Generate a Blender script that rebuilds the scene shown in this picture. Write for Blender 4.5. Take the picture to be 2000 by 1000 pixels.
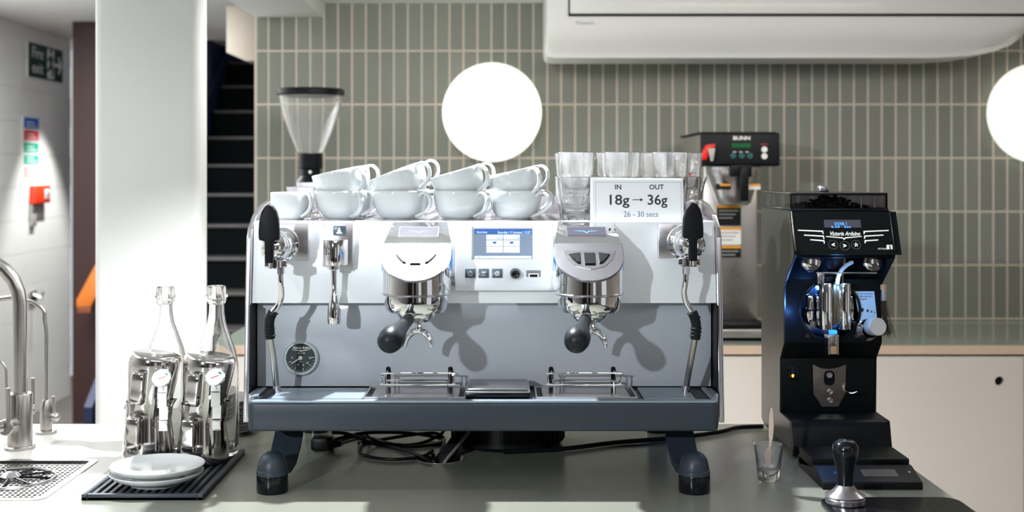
import bpy, bmesh, math, random
from mathutils import Matrix, Vector, Euler
random.seed(7)
PI = math.pi
C = bpy.context.scene.collection
S = bpy.context.scene
for o in list(bpy.data.objects): bpy.data.objects.remove(o)

# ------------------------------------------------------------------ camera
F = 2450.0; CAMZ = 1.5575; VX, VY = 978.0, 338.0     # focal length and vanishing point of the 2000x1000 frame
CT = 1.0                                              # counter height
cam = bpy.data.cameras.new('camera'); camo = bpy.data.objects.new('camera', cam); C.objects.link(camo)
camo.location = (0, 0, CAMZ); camo.rotation_euler = (PI/2, 0, 0)
cam.sensor_width = 36; cam.lens = F/2000*36
cam.shift_x = (1000-VX)/2000; cam.shift_y = -(500-VY)/2000
cam.clip_start = .05
cam.dof.use_dof = True; cam.dof.focus_distance = 2.24; cam.dof.aperture_fstop = 4.6
S.camera = camo
S.view_settings.view_transform = 'Standard'; S.view_settings.look = 'None'
S.view_settings.gamma = 1; S.view_settings.use_curve_mapping = False
S.view_settings.exposure = 0.55
S.cycles.max_bounces = 28; S.cycles.transmission_bounces = 28; S.cycles.transparent_max_bounces = 16
S.cycles.caustics_refractive = True; S.cycles.use_denoising = True
S.cycles.sample_clamp_indirect = 6

def P(px, py, d): return Vector(((px-VX)*d/F, d, CAMZ-(py-VY)*d/F))
def X(px, d): return (px-VX)*d/F
def Z(py, d): return CAMZ-(py-VY)*d/F

# ------------------------------------------------------------------ world and lights
w = bpy.data.worlds.new('world'); S.world = w; w.use_nodes = True
w.node_tree.nodes['Background'].inputs[0].default_value = (.93, .96, 1, 1)
w.node_tree.nodes['Background'].inputs[1].default_value = .45
def light(kind, name, loc, aim, energy, color=(1,1,1), size=.1, sy=None, spot=60, blend=.3):
    l = bpy.data.lights.new(name, kind); l.energy = energy; l.color = color
    if kind == 'AREA':
        l.size = size
        if sy: l.shape = 'RECTANGLE'; l.size_y = sy
    else: l.shadow_soft_size = size
    if kind == 'SPOT': l.spot_size = math.radians(spot); l.spot_blend = blend
    o = bpy.data.objects.new(name, l); C.objects.link(o); o.location = loc
    o.rotation_euler = (Vector(aim)-Vector(loc)).to_track_quat('-Z', 'Y').to_euler()
    return o
light('SPOT', 'spot_over_machine', (-.185, 2.40, 2.04), (-.16, 2.32, 1.0), 88, (.95,.98,1), .012, spot=140, blend=.35)
light('SPOT', 'spot_front_left', (-1.63, -1.2, 2.1), (0, 2.3, 1.2), 190, (.90,.96,1), .035, spot=26, blend=.4)
light('SPOT', 'spot_front_centre', (-.35, .95, 2.4), (-.1, 2.35, 1.3), 60, (.95,.98,1), .02, spot=75, blend=.5)
light('SPOT', 'spot_sink', (-1.2, 1.7, 2.45), (-1.1, 2.5, 1.0), 15, (1,.99,.96), .03, spot=90, blend=.5)
light('SPOT', 'spot_left_wall', (-2.60, 8.2, 2.46), (-2.60, 8.2, 1.0), 165, (1,1,.98), .02, spot=70, blend=.55)
light('AREA', 'fill_front', (.2, .3, 2.19), (.2, .3, 0), 14, (1,.99,.97), 2.4, 1.6)  # added overhead fill for general brightness, not a fixture of the room
light('AREA', 'fill_left', (-2.45, 5.3, 2.49), (-2.45, 5.3, 0), 115, (.97,.99,1), 1.2, 2.4)  # added fill that lifts the left wall and its ceiling
light('AREA', 'fill_side', (-2.2, 2.6, 2.49), (-2.2, 2.6, 0), 14, (.97,.99,1), 1.0, 1.6)  # weak added fill on the sink side, no real fixture
light('AREA', 'fill_back', (1.1, 3.0, 2.19), (1.1, 3.9, .8), 17, (1,.96,.90), 1.6, .5)  # added fill for the tiles, back counter and air conditioner
light('AREA', 'fill_tiles_left', (-.35, 3.5, 2.19), (-.45, 4.3, 1.0), 9, (1,1,.97), .5, .5)  # added fill brightening the left end of the tiles

# ------------------------------------------------------------------ materials
MATS = {}
def mat(name, col, rough=.5, metal=0, noise=0, scale=20, bump=0, trans=0, ior=1.45, emit=0, ecol=None, coat=0,
        stretch=None, spec=.5, rn=0, island=0):
    if name in MATS: return MATS[name]
    m = bpy.data.materials.new(name); m.use_nodes = True; nt = m.node_tree; b = nt.nodes['Principled BSDF']
    c = (*col, 1); b.inputs['Base Color'].default_value = c; b.inputs['Roughness'].default_value = rough
    b.inputs['Metallic'].default_value = metal; b.inputs['IOR'].default_value = ior
    b.inputs['Transmission Weight'].default_value = trans; b.inputs['Coat Weight'].default_value = coat
    b.inputs['Specular IOR Level'].default_value = spec
    if emit: b.inputs['Emission Color'].default_value = (*(ecol or col), 1); b.inputs['Emission Strength'].default_value = emit
    if noise or bump or rn:
        tc = nt.nodes.new('ShaderNodeTexCoord'); mp = nt.nodes.new('ShaderNodeMapping')
        if stretch: mp.inputs['Scale'].default_value = stretch
        n = nt.nodes.new('ShaderNodeTexNoise'); n.inputs['Scale'].default_value = scale; n.inputs['Detail'].default_value = 4
        nt.links.new(tc.outputs['Object'], mp.inputs[0]); nt.links.new(mp.outputs[0], n.inputs['Vector'])
        if noise:
            mr = nt.nodes.new('ShaderNodeMapRange'); mr.inputs['To Min'].default_value = 1-noise; mr.inputs['To Max'].default_value = 1+noise
            nt.links.new(n.outputs['Fac'], mr.inputs['Value'])
            v = nt.nodes.new('ShaderNodeVectorMath'); v.operation = 'SCALE'; v.inputs[0].default_value = col
            nt.links.new(mr.outputs[0], v.inputs['Scale']); nt.links.new(v.outputs[0], b.inputs['Base Color'])
        if rn:
            mr = nt.nodes.new('ShaderNodeMapRange'); mr.inputs['To Min'].default_value = max(0, rough-rn); mr.inputs['To Max'].default_value = rough+rn
            nt.links.new(n.outputs['Fac'], mr.inputs['Value']); nt.links.new(mr.outputs[0], b.inputs['Roughness'])
        if bump:
            bp = nt.nodes.new('ShaderNodeBump'); bp.inputs['Strength'].default_value = bump; bp.inputs['Distance'].default_value = .002
            nt.links.new(n.outputs['Fac'], bp.inputs['Height']); nt.links.new(bp.outputs[0], b.inputs['Normal'])
    if island:
        oi = nt.nodes.new('ShaderNodeObjectInfo'); ge = nt.nodes.new('ShaderNodeNewGeometry')
        ad = nt.nodes.new('ShaderNodeMath'); ad.operation = 'ADD'; fr = nt.nodes.new('ShaderNodeMath'); fr.operation = 'FRACT'
        nt.links.new(oi.outputs['Random'], ad.inputs[0]); nt.links.new(ge.outputs['Random Per Island'], ad.inputs[1])
        nt.links.new(ad.outputs[0], fr.inputs[0])
        mr = nt.nodes.new('ShaderNodeMapRange'); mr.inputs['To Min'].default_value = 1-island; mr.inputs['To Max'].default_value = 1+island
        nt.links.new(fr.outputs[0], mr.inputs['Value'])
        v = nt.nodes.new('ShaderNodeVectorMath'); v.operation = 'SCALE'; v.inputs[0].default_value = col
        nt.links.new(mr.outputs[0], v.inputs['Scale']); nt.links.new(v.outputs[0], b.inputs['Base Color'])
    MATS[name] = m; return m
chrome = mat('chrome', (.86,.86,.88), .05, 1, rn=.03, scale=8)
chrome_soft = mat('satin_chrome', (.62,.60,.64), .24, 1, rn=.05, scale=30, bump=.02)
steel = mat('brushed_steel', (.50,.48,.46), .26, 1, rn=.03, scale=20, stretch=(14,14,1))
steel_h = mat('brushed_steel_sheet', (.60,.57,.54), .30, 1, rn=.08, scale=30, stretch=(1,14,1))
white_panel = mat('white_lacquer', (.80,.84,.88), .30, 0, noise=.02, scale=5, coat=.3)
grey_panel = mat('pale_grey_lacquer', (.40,.43,.48), .36, 0, noise=.03, scale=5, coat=.2)
slate = mat('slate_blue_paint', (.030,.041,.055), .38, 0, noise=.08, scale=60, spec=.4)
slate_lt = mat('slate_tray_metal', (.24,.29,.34), .36, .3, noise=.06, scale=50)
black = mat('black_plastic', (.006,.007,.009), .38, noise=.15, scale=60, spec=.16)
black_matt = mat('black_rubber', (.008,.010,.012), .6, noise=.2, scale=80, bump=.1, spec=.25)
black_gloss = mat('black_gloss', (.005,.006,.009), .16, rn=.04, spec=.4)
black_steel = mat('black_coated_steel', (.004,.0055,.006), .40, 0, noise=.12, scale=80, bump=.05, spec=.12)
porcelain = mat('white_porcelain', (.68,.71,.72), .12, noise=.01, scale=4, coat=.4)
glass = mat('clear_glass', (1,1,1), .0, trans=.955, ior=1.45, rn=.0)
glass_smoke = mat('smoked_plastic', (.50,.48,.52), .03, trans=1, ior=1.2)
tile_m = mat('sage_tile', (.225,.236,.203), .48, spec=.35, island=.09)
grout_m = mat('beige_grout', (.60,.53,.45), .8, noise=.08, scale=60, bump=.2)
paint_white = mat('white_paint', (.80,.82,.81), .7, noise=.02, scale=3, bump=.03)
paint_block = mat('warm_white_block_paint', (.74,.74,.71), .65, noise=.04, scale=8, bump=.1)
paint_beige = mat('beige_paint', (.60,.54,.47), .6, noise=.03, scale=6)
cab_m = mat('beige_laminate', (.78,.72,.66), .5, noise=.02, scale=4)
ply = mat('plywood_edge', (.72,.55,.42), .55, noise=.12, scale=12, stretch=(1,1,30))
counter_m = mat('sage_grey_laminate', (.255,.262,.222), .22, noise=.03, scale=30, rn=.05)
counter_w = mat('off_white_laminate', (.44,.43,.405), .25, noise=.02, scale=30, rn=.05)
floor_m = mat('dark_floor', (.10,.09,.08), .6, noise=.2, scale=5)
maroon = mat('maroon_paint', (.036,.012,.011), .55, noise=.1, scale=3)
navy = mat('navy_paint', (.006,.012,.045), .5, noise=.1, scale=3)
stair_m = mat('charcoal_stair', (.003,.0045,.005), .8, noise=.2, scale=12, spec=.05)
nosing_m = mat('lit_nosing', (.065,.062,.06), .5, noise=.2, scale=20)  # light on the tread tops put into a paler colour than the steps
orange_wood = mat('orange_wood', (.62,.17,.025), .5, noise=.15, scale=6, stretch=(1,10,1))
opal = mat('opal_glass_lit', (.95,.95,.88), .35, emit=.46, ecol=(1,1,.90))
opal_hot = mat('lamp_centre_lit', (1,1,1), .3, emit=3, ecol=(1,1,.9))
plastic_w = mat('white_plastic', (.88,.89,.88), .35, noise=.01, scale=4, coat=.1)
paper = mat('white_paper', (.86,.88,.90), .5, noise=.01, scale=4)
ink = mat('dark_ink', (.015,.02,.03), .6, noise=.05, scale=10)
ink_blue = mat('slate_ink', (.10,.15,.20), .6, noise=.05, scale=10)
print_w = mat('white_print', (.80,.80,.76), .5, noise=.02, scale=10)
red_pl = mat('red_plastic', (.80,.015,.010), .35, noise=.05, scale=10)
firered = mat('fire_red', (.85,.045,.012), .4, noise=.04, scale=10)
orange_lab = mat('orange_label', (.85,.36,.02), .5, noise=.05, scale=10)
bean_m = mat('coffee_beans', (.020,.011,.008), .45, noise=.3, scale=60)

def emis(name, col, s): return mat(name, col, .4, emit=s, noise=.02, scale=5, spec=.12)
scr_bg = emis('screen_grey', (.22,.28,.38), .3); scr_bar = emis('screen_blue', (.05,.14,.42), .4)
scr_w = emis('screen_white', (.72,.84,.98), .6); lcd = emis('lcd_dim', (.045,.043,.058), .3)
led_blue = emis('led_blue', (.02,.22,.9), 1.6); led_amber = emis('led_amber', (1,.20,.01), 6)
lcd_blue = emis('lcd_blue_text', (.08,.33,.9), .8); green_dim = emis('green_display', (.01,.08,.03), .3)

# ------------------------------------------------------------------ mesh helpers
class MB:
    def __init__(s): s.bm = bmesh.new()
    def add(s, t, m=None):
        if m is not None: bmesh.ops.transform(t, matrix=m, verts=t.verts)
        me = bpy.data.meshes.new('t'); t.to_mesh(me); t.free(); s.bm.from_mesh(me); bpy.data.meshes.remove(me); return s
    def box(s, x0, x1, y0, y1, z0, z1, bev=0, seg=2, m=None):
        t = bmesh.new(); bmesh.ops.create_cube(t, size=1)
        bmesh.ops.transform(t, matrix=Matrix.Translation(((x0+x1)/2,(y0+y1)/2,(z0+z1)/2)) @ Matrix.Diagonal((abs(x1-x0),abs(y1-y0),abs(z1-z0),1)), verts=t.verts)
        if bev: bmesh.ops.bevel(t, geom=t.edges[:], offset=bev, segments=seg, affect='EDGES', profile=.5)
        return s.add(t, m)
    def prism(s, pts, axis, a0, a1, bev=0, seg=2, m=None):
        """polygon pts in the plane normal to axis, extruded from a0 to a1"""
        t = bmesh.new()
        f = {'x': lambda p, a: (a, p[0], p[1]), 'y': lambda p, a: (p[0], a, p[1]), 'z': lambda p, a: (p[0], p[1], a)}[axis]
        v0 = [t.verts.new(f(p, a0)) for p in pts]; v1 = [t.verts.new(f(p, a1)) for p in pts]; n = len(pts)
        t.faces.new(v0); t.faces.new(v1[::-1])
        for i in range(n): t.faces.new((v0[i], v1[i], v1[(i+1) % n], v0[(i+1) % n]))
        bmesh.ops.recalc_face_normals(t, faces=t.faces)
        if bev: bmesh.ops.bevel(t, geom=t.edges[:], offset=bev, segments=seg, affect='EDGES', profile=.5)
        return s.add(t, m)
    def lathe(s, prof, n=32, m=None, closed=False):
        """profile of (r, z) turned about z"""
        t = bmesh.new(); rings = []
        for r, z in prof:
            if r < 1e-6: rings.append([t.verts.new((0, 0, z))])
            else: rings.append([t.verts.new((r*math.cos(2*PI*i/n), r*math.sin(2*PI*i/n), z)) for i in range(n)])
        pr = list(zip(rings, rings[1:])) + ([(rings[-1], rings[0])] if closed else [])
        for a, b in pr:
            for i in range(n):
                j = (i+1) % n
                if len(a) == 1 and len(b) == 1: break
                if len(a) == 1: t.faces.new((a[0], b[i], b[j]))
                elif len(b) == 1: t.faces.new((a[i], b[0], a[j]))
                else: t.faces.new((a[i], b[i], b[j], a[j]))
        bmesh.ops.recalc_face_normals(t, faces=t.faces)
        return s.add(t, m)
    def cyl(s, p0, p1, r0, r1=None, n=24, bev=0):
        p0, p1 = Vector(p0), Vector(p1); r1 = r0 if r1 is None else r1; L = (p1-p0).length
        q = (p1-p0).to_track_quat('Z', 'Y').to_matrix().to_4x4()
        pr = [(0,0),(r0,0),(r1,L),(0,L)] if not bev else [(0,0),(r0-bev,0),(r0,bev),(r1,L-bev),(r1-bev,L),(0,L)]
        return s.lathe(pr, n, Matrix.Translation(p0) @ q)
    def axis(s, prof, p0, direction, n=32):
        q = Vector(direction).to_track_quat('Z', 'Y').to_matrix().to_4x4()
        return s.lathe(prof, n, Matrix.Translation(Vector(p0)) @ q)
    def sphere(s, c, r, sc=(1,1,1), n=20):
        t = bmesh.new(); bmesh.ops.create_uvsphere(t, u_segments=n, v_segments=max(6, n//2), radius=r)
        return s.add(t, Matrix.Translation(c) @ Matrix.Diagonal((*sc, 1)))
    def tube(s, pts, r, n=10, ry=None, up=None, closed=False, smooth=0, m=None):
        pts = [Vector(p) for p in pts]
        rs = r if isinstance(r, (list, tuple)) else [r]*len(pts)
        if smooth:
            q, rr = [], []; N = len(pts); segs = N if closed else N-1
            for i in range(segs):
                a, b = pts[i], pts[(i+1) % N]
                p_ = pts[i-1] if (i or closed) else a; n_ = pts[(i+2) % N] if (i+2 < N or closed) else b
                for k in range(smooth):
                    u = k/smooth
                    q.append(.5*((2*a)+(b-p_)*u+(2*p_-5*a+4*b-n_)*u*u+(3*a-p_-3*b+n_)*u**3)); rr.append(rs[i]*(1-u)+rs[(i+1) % N]*u)
            if not closed: q.append(pts[-1]); rr.append(rs[-1])
            pts, rs = q, rr
        t = bmesh.new(); rings = []; N = len(pts); nrm = None
        for i, p in enumerate(pts):
            a = pts[i-1] if (i or closed) else p; b = pts[(i+1) % N] if (i < N-1 or closed) else p
            d = (b-a).normalized()
            if up is not None: side = Vector(up)
            else:
                if nrm is None: nrm = d.orthogonal().normalized()
                nrm = (nrm - d*nrm.dot(d)).normalized(); side = nrm
            o = d.cross(side).normalized()
            rings.append([t.verts.new(p + side*((ry or rs[i])*math.cos(2*PI*k/n)) + o*(rs[i]*math.sin(2*PI*k/n))) for k in range(n)])
        pr = list(zip(rings, rings[1:])) + ([(rings[-1], rings[0])] if closed else [])
        for a, b in pr:
            for k in range(n): t.faces.new((a[k], a[(k+1) % n], b[(k+1) % n], b[k]))
        if not closed: t.faces.new(rings[0][::-1]); t.faces.new(rings[-1])
        bmesh.ops.recalc_face_normals(t, faces=t.faces)
        return s.add(t, m)

def rrect(x0, x1, y0, y1, r, n=5):
    out = []
    for cx, cy, a in ((x1-r, y1-r, 0), (x0+r, y1-r, 90), (x0+r, y0+r, 180), (x1-r, y0+r, 270)):
        for k in range(n+1):
            t = math.radians(a+90*k/n); out.append((cx+r*math.cos(t), cy+r*math.sin(t)))
    return out

def origin_of(o):
    while o.parent: o = o.parent
    return o
def link(name, me, material, parent=None, loc=None, kind=None, label=None):
    o = bpy.data.objects.new(name, me); C.objects.link(o)
    if material and not me.materials: me.materials.append(material)
    if parent: o.parent = parent
    elif loc is not None: o.location = loc
    if kind: o['kind'] = kind
    if label: o['label'] = label
    return o
def make(name, b, material, parent=None, loc=None, kind=None, label=None, ang=32, local=False):
    bm = b.bm
    org = None
    if not local:
        if parent:
            r = origin_of(parent); org = Vector(r['org']) if 'org' in r else Vector(r.location)
        elif loc is not None: org = Vector(loc)
        if org is not None: bmesh.ops.translate(bm, vec=-org, verts=bm.verts)
    for f in bm.faces: f.smooth = True
    lim = math.radians(ang)
    for e in bm.edges:
        e.smooth = len(e.link_faces) == 2 and e.calc_face_angle(0) < lim
    me = bpy.data.meshes.new(name); bm.to_mesh(me); bm.free()
    return link(name, me, material, parent, loc, kind, label)
def tag(o, label, cat, group=None, kind=None):
    o['label'] = label; o['category'] = cat
    if group: o['group'] = group
    if kind: o['kind'] = kind
    return o
def thing(name, label, cat, loc=(0,0,0), group=None):
    o = bpy.data.objects.new(name, None); C.objects.link(o); o.location = loc; o.empty_display_size = .02
    return tag(o, label, cat, group)
def struct(name, b, m, parent=None, loc=None, ang=32):
    o = make(name, b, m, parent, loc, ang=ang)
    if not parent: o['kind'] = 'structure'
    return o
def copy_tree(o, parent=None):
    c = o.copy(); C.objects.link(c)
    if parent: c.parent = parent
    for ch in list(o.children): copy_tree(ch, c)
    return c
def dup(root, loc, rot=None, label=None):
    c = copy_tree(root); c.location = loc
    if rot is not None: c.rotation_euler = rot
    if label: c['label'] = label
    return c
def text(s, size, loc, m, parent, name='lettering', align='CENTER', rot=(PI/2,0,0), shear=0, sx=1, depth=.00015, bold=0, fit=None):
    cu = bpy.data.curves.new('t', 'FONT'); cu.body = s; cu.size = size; cu.align_x = align; cu.align_y = 'CENTER'
    cu.shear = shear; cu.extrude = depth; cu.offset = bold; cu.resolution_u = 3
    to = bpy.data.objects.new('t', cu); C.objects.link(to)
    bpy.context.view_layer.update()
    me = bpy.data.meshes.new_from_object(to.evaluated_get(bpy.context.evaluated_depsgraph_get()))
    bpy.data.objects.remove(to); bpy.data.curves.remove(cu)
    if fit:
        xs = [v.co.x for v in me.vertices]; sx = fit/max(1e-6, max(xs)-min(xs))
    me.transform(Matrix.Diagonal((sx,1,1,1)))
    org = Vector(origin_of(parent).location) if parent else Vector((0,0,0))
    me.transform(Matrix.Translation(Vector(loc)-org) @ Euler(rot).to_matrix().to_4x4())
    me.materials.clear()
    return link(name, me, m, parent)

# ================================================================== SETTING
WY = 4.743; CE = 4.053            # tile wall, back worktop edge
b = MB().box(-3.3, 3.2, -4.2, 10.2, -.1, 0); struct('floor', b, floor_m)
b = MB().box(-.67, 3.2, -4.2, 5.0, 2.2, 2.34); struct('ceiling', b, paint_white)
b = MB().box(-3.3, -.931, -4.2, 10.2, 2.5, 2.64); struct('ceiling_left', b, paint_white)
b = MB().box(-.931, -.67, -4.2, WY+.02, 2.147, 2.6, .004); struct('trim_1', b, paint_white)
b = MB().box(-.931, -.67, WY+.02, 10.2, 2.5, 2.64); struct('trim_3', b, paint_white)
# left wall of painted blocks (courses with real joints), far from the counter
lw = MB().box(-3.14, -3.03, -4.2, 8.83, 0, 2.5); lw = struct('wall_left', lw, paint_block)
blk = MB().box(0, .012, 0, .885, 0, .212, .003, 1)
first = None
k = 0
for r in range(12):
    for c in range(3):
        y0 = 6.1 + c*.9 + (.45 if r % 2 else 0)
        y1 = min(y0+.897, 8.83)
        if y1-y0 < .1: continue
        o = make('block', MB().box(-3.03, -3.0265, y0, y1, r*.2092, r*.2092+.2062, .0012, 1), paint_block, lw)
# back stair hall
b = MB().box(X(141.5,7.8), -2.12, 7.80, 7.86, 0, 2.5); struct('wall_hall', b, maroon)
b = MB().box(-3.02, -2.3, 9.6, 9.7, 0, 2.5); struct('wall_hall_end', b, maroon)
b = MB().box(-2.15, .2, 10.0, 10.1, 0, 2.64); struct('wall_back_stair', b, navy)
# tiled wall
tw = MB().box(-.931, 3.1, WY-.003, WY+.12, 0, 2.2); tw = struct('wall_back', tw, grout_m)
TP = .05268; TH = .2023; GX, GZ = .0078, .0078; Z0 = 1.0077
def hidden(px, py):
    if 1110 < px < 2000 and py < 100: return True
    if 520 < px < 1400 and py > 430: return True
    if 1500 < px < 1730 and py > 400: return True
    if 610 < px < 1080 and py > 345: return True
    if 1380 < px < 1520 and 265 < py: return True
    return False
tiles = []
for c in range(60):
    for r in range(-1, 6):
        x0 = -.931 + c*TP + GX*.5; z0 = Z0 + r*TH + GZ/2; z1 = z0+TH-GZ; x1 = x0+TP-GX
        if c == 0: x0 += .006
        if r == -1: z0 = .998; z1 = 1.0043
        z1 = min(z1, 2.199)
        if x0 < -.67: z1 = min(z1, 2.146)
        px = VX + (x0+x1)/2*F/WY; py = VY-(((z0+z1)/2)-CAMZ)*F/WY
        tiles.append(((c == 0, r, z1 < Z0+r*TH+GZ/2+TH-GZ-.001), x0, x1, z0, z1, px, py, px > 2010 or hidden(px, py) or r == -1))
vis = [t for t in tiles if not t[7]]
vis.sort(key=lambda t: (abs(t[5]-1250) > 760, t[5] > 1985)); vis = vis[:300]
vs = set(id(t) for t in vis); shared = {}
rest = MB()
for t in tiles:
    key, x0, x1, z0, z1, px, py, h = t
    if id(t) in vs:
        kk = (round(x1-x0, 4), round(z1-z0, 4))
        if kk not in shared:
            o = make('tile', MB().box(-(x1-x0)/2, (x1-x0)/2, -.0045, .0045, -(z1-z0)/2, (z1-z0)/2, .0012, 1), tile_m, tw, local=True); shared[kk] = o.data
        else: o = link('tile', shared[kk], None, tw)
        o.location = ((x0+x1)/2, WY, (z0+z1)/2)
    else: rest.box(x0, x1, WY-.0045, WY+.0045, z0, z1)
make('tile_field', rest, tile_m, tw, kind='stuff')
# bulkhead over the stair, round-cornered column
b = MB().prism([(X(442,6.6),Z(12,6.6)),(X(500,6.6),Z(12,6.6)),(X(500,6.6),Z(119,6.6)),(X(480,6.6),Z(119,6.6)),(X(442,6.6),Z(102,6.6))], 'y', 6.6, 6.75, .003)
struct('trim_4', b, mat('darker_beige_paint', (.42,.37,.315), .6, noise=.03, scale=6))  # one even beige, darker than beige_paint
cx0, cx1 = X(189,3.28), X(406,3.35)
b = MB().prism(rrect(cx0, cx1, 3.25, 3.36, .025, 6), 'z', 0, 2.5); struct('wall_column', b, paint_white)
# staircase
st = thing('staircase', 'dark charcoal staircase climbing away between the white column and the tiled wall', 'stairs', (-1.45, 7.13, 0))
for k in range(-4, 10):
    z = .665+.19*k; d = 7.13+.231*k
    if z < .02: continue
    make('step', MB().box(-2.0, -.6, d+.02, d+.26, max(0, z-.19), z-.018), stair_m, st)
    make('nosing', MB().box(-2.0, -.6, d, d+.30, z-.02, z, .004), nosing_m, st)
b = MB().prism([(6.2,.1),(6.2,.4),(9.3,2.5),(9.9,2.5),(9.9,2.2),(7.0,.0)], 'x', -2.06, -2.02)
make('stringer', b, navy, st)
b = MB().box(-2.14, -2.06, 8.9, 9.9, 0, 2.5); struct('wall_stair', b, navy)
# sloping handrail at the maroon wall
hr = thing('handrail', 'orange wooden handrail sloping up beside the maroon wall left of the column', 'handrail', (X(165,7.6), 7.6, .6))
h_ = 7.55
make('rail', MB().prism([(X(149,h_),Z(586,h_)),(X(186,h_),Z(517,h_)),(X(192,h_),Z(517,h_)),(X(192,h_),Z(570,h_)),(X(177,h_),Z(599,h_)),(X(149,h_),Z(600,h_))], 'y', h_, h_+.06, .004), orange_wood, hr)
make('rail_end', MB().box(X(150,h_), X(177,h_), h_+.005, h_+.055, Z(612,h_), Z(599.5,h_), .003), mat('brown_wood',(.20,.06,.02),.5,noise=.1), hr)
make('bracket', MB().cyl((X(165,h_), h_+.05, Z(590,h_)), (X(165,h_), 7.80, Z(600,h_)), .012), steel, hr)
# rest of the room behind the photographer (seen only in the chrome)
b = MB().box(-3.1, -1.25, -4.2, -4.1, 0, 2.5); struct('wall_front_left', b, maroon)
b = MB().box(-1.25, .3, -4.2, -4.1, 0, 2.5); struct('wall_front', b, paint_beige)
b = MB().box(.3, 1.2, -4.2, -4.1, 0, 2.2); struct('wall_front_right', b, paint_beige)
b = MB().box(2.2, 3.2, -4.2, -4.1, 0, 2.2); struct('wall_front_far', b, paint_beige)
b = MB().box(3.2, 3.3, .2, 4.9, 0, 2.2); struct('wall_right', b, paint_beige)
b = MB().box(3.2, 3.3, -4.2, -1.6, 0, 2.2); struct('wall_right_front', b, paint_beige)
b = MB().box(-.55, .1, -4.1, -4.06, 0, 2.05, .004); d1 = struct('door_1', b, black)
make('door_handle', MB().cyl((.02,-4.06,1.0),(.02,-4.0,1.0),.01).cyl((.02,-4.0,1.0),(-.1,-4.0,1.0),.009), steel, d1)
# ---- front counter (sage) and sink counter (white)
def slab_with_holes(outer, holes, z0, z1):
    t = bmesh.new(); loops = []
    for pts in [outer]+holes:
        v = [t.verts.new((p[0], p[1], z1)) for p in pts]
        for i in range(len(v)): t.edges.new((v[i], v[(i+1) % len(v)]))
    bmesh.ops.triangle_fill(t, edges=t.edges[:], use_beauty=True, use_dissolve=False)
    r = bmesh.ops.extrude_face_region(t, geom=t.faces[:])
    bmesh.ops.translate(t, vec=(0,0,z0-z1), verts=[e for e in r['geom'] if isinstance(e, bmesh.types.BMVert)])
    bmesh.ops.recalc_face_normals(t, faces=t.faces); m_ = MB(); m_.add(t); return m_
circ = lambda cx, cy, r, n=32: [(cx+r*math.cos(2*PI*k/n), cy+r*math.sin(2*PI*k/n)) for k in range(n)]
BK = 2.787
fc = thing('front_counter', 'pale sage-grey bar counter carrying the espresso machine and grinder', 'counter', (0, 2.2, 0))
make('worktop', slab_with_holes([(-.7345,1.15),(.777,1.15),(.777,BK),(-.7345,BK)], [circ(-.118,2.452,.046)], .965, CT), counter_m, fc, ang=20)
make('carcass', MB().box(-.73,.75,1.2,BK-.02,0,.965), cab_m, fc)
sc_ = thing('sink_counter', 'off-white worktop section holding the taps and glass rinser', 'counter', (-1.2, 2.2, 0))
SX0, SX1, SY0, SY1 = -1.42, X(196,2.439), 2.134, 2.439
make('worktop', slab_with_holes([(-2.4,1.15),(-.7353,1.15),(-.7353,BK),(-2.4,BK)], [rrect(SX0+.006,SX1-.006,SY0+.006,SY1-.006,.014)], .965, CT), counter_w, sc_, ang=20)
make('carcass', MB().box(-2.39,-.74,1.2,BK-.02,0,.70), cab_m, sc_)
# ---- back counter
bc = thing('back_counter', 'long back worktop with a pale plywood front edge below the green tiles', 'counter', (1.1, 4.4, 0))
make('worktop', MB().box(-.93, 3.1, CE+.003, WY-.006, .972, CT), mat('sage_top', (.30,.34,.29), .12, noise=.02, scale=20), bc)
make('plywood_edge', MB().box(-.93, 3.1, CE, CE+.003, .972, CT), ply, bc)
make('carcass', MB().box(-.92, 3.1, CE+.03, WY-.01, 0, .972), cab_m, bc)
xs = [-.92, -.11, .487, 1.087, 1.687, 2.287, 2.9]
hx = [None, None, None, None, X(1951,CE), X(1951,CE)+.2, None]
for i in range(6):
    pts = [(xs[i]+.0015, .08), (xs[i+1]-.0015, .08), (xs[i+1]-.0015, .964), (xs[i]+.0015, .964)]
    hc = (X(1951,CE) if i == 3 else (xs[i]+xs[i+1])/2+.22, Z(744,CE))
    t = slab_with_holes(pts, [circ(hc[0], hc[1], .0155, 20)], CE-.006+.0, CE+.012)
    bmesh.ops.transform(t.bm, matrix=Matrix(((1,0,0,0),(0,0,1,0),(0,1,0,0),(0,0,0,1))), verts=t.bm.verts)
    bmesh.ops.recalc_face_normals(t.bm, faces=t.bm.faces)
    d = make('door', t, cab_m, bc, ang=20)
    make('finger_hole', MB().cyl((hc[0],CE+.011,hc[1]),(hc[0],CE+.02,hc[1]),.0165), black, d)

# ================================================================== WALL LAMPS AND AIR CONDITIONER
def sconce(px, py, label):
    c = P(px, py, WY-.06)
    t = thing('wall_lamp', label, 'lamp', (c.x, WY, c.z), 'round wall lamps on the tiles')
    q = [c.x, WY-.004, c.z]
    make('wall_mount', MB().cyl((q[0],WY-.004,q[2]), (q[0],WY-.045,q[2]), .05), plastic_w, t)
    R = .1865
    make('disc_shade', MB().axis([(0,0),(R*.97,0),(R,.006),(R*.99,.014),(R*.8,.024),(R*.45,.034),(R*.25,.036),(0,.036)], (q[0],WY-.045,q[2]), (0,-1,0), 64), opal, t)
    make('centre_diffuser', MB().axis([(.03,0),(.03,.004),(.02,.012),(0,.015)], (q[0],WY-.08,q[2]), (0,-1,0), 32), opal_hot, t, label='bright round centre of the lamp')
    light('POINT', 'wall_lamp_glow', (q[0], WY-.16, q[2]), (0,0,0), 0.35, (1,.96,.86), .08)
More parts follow.
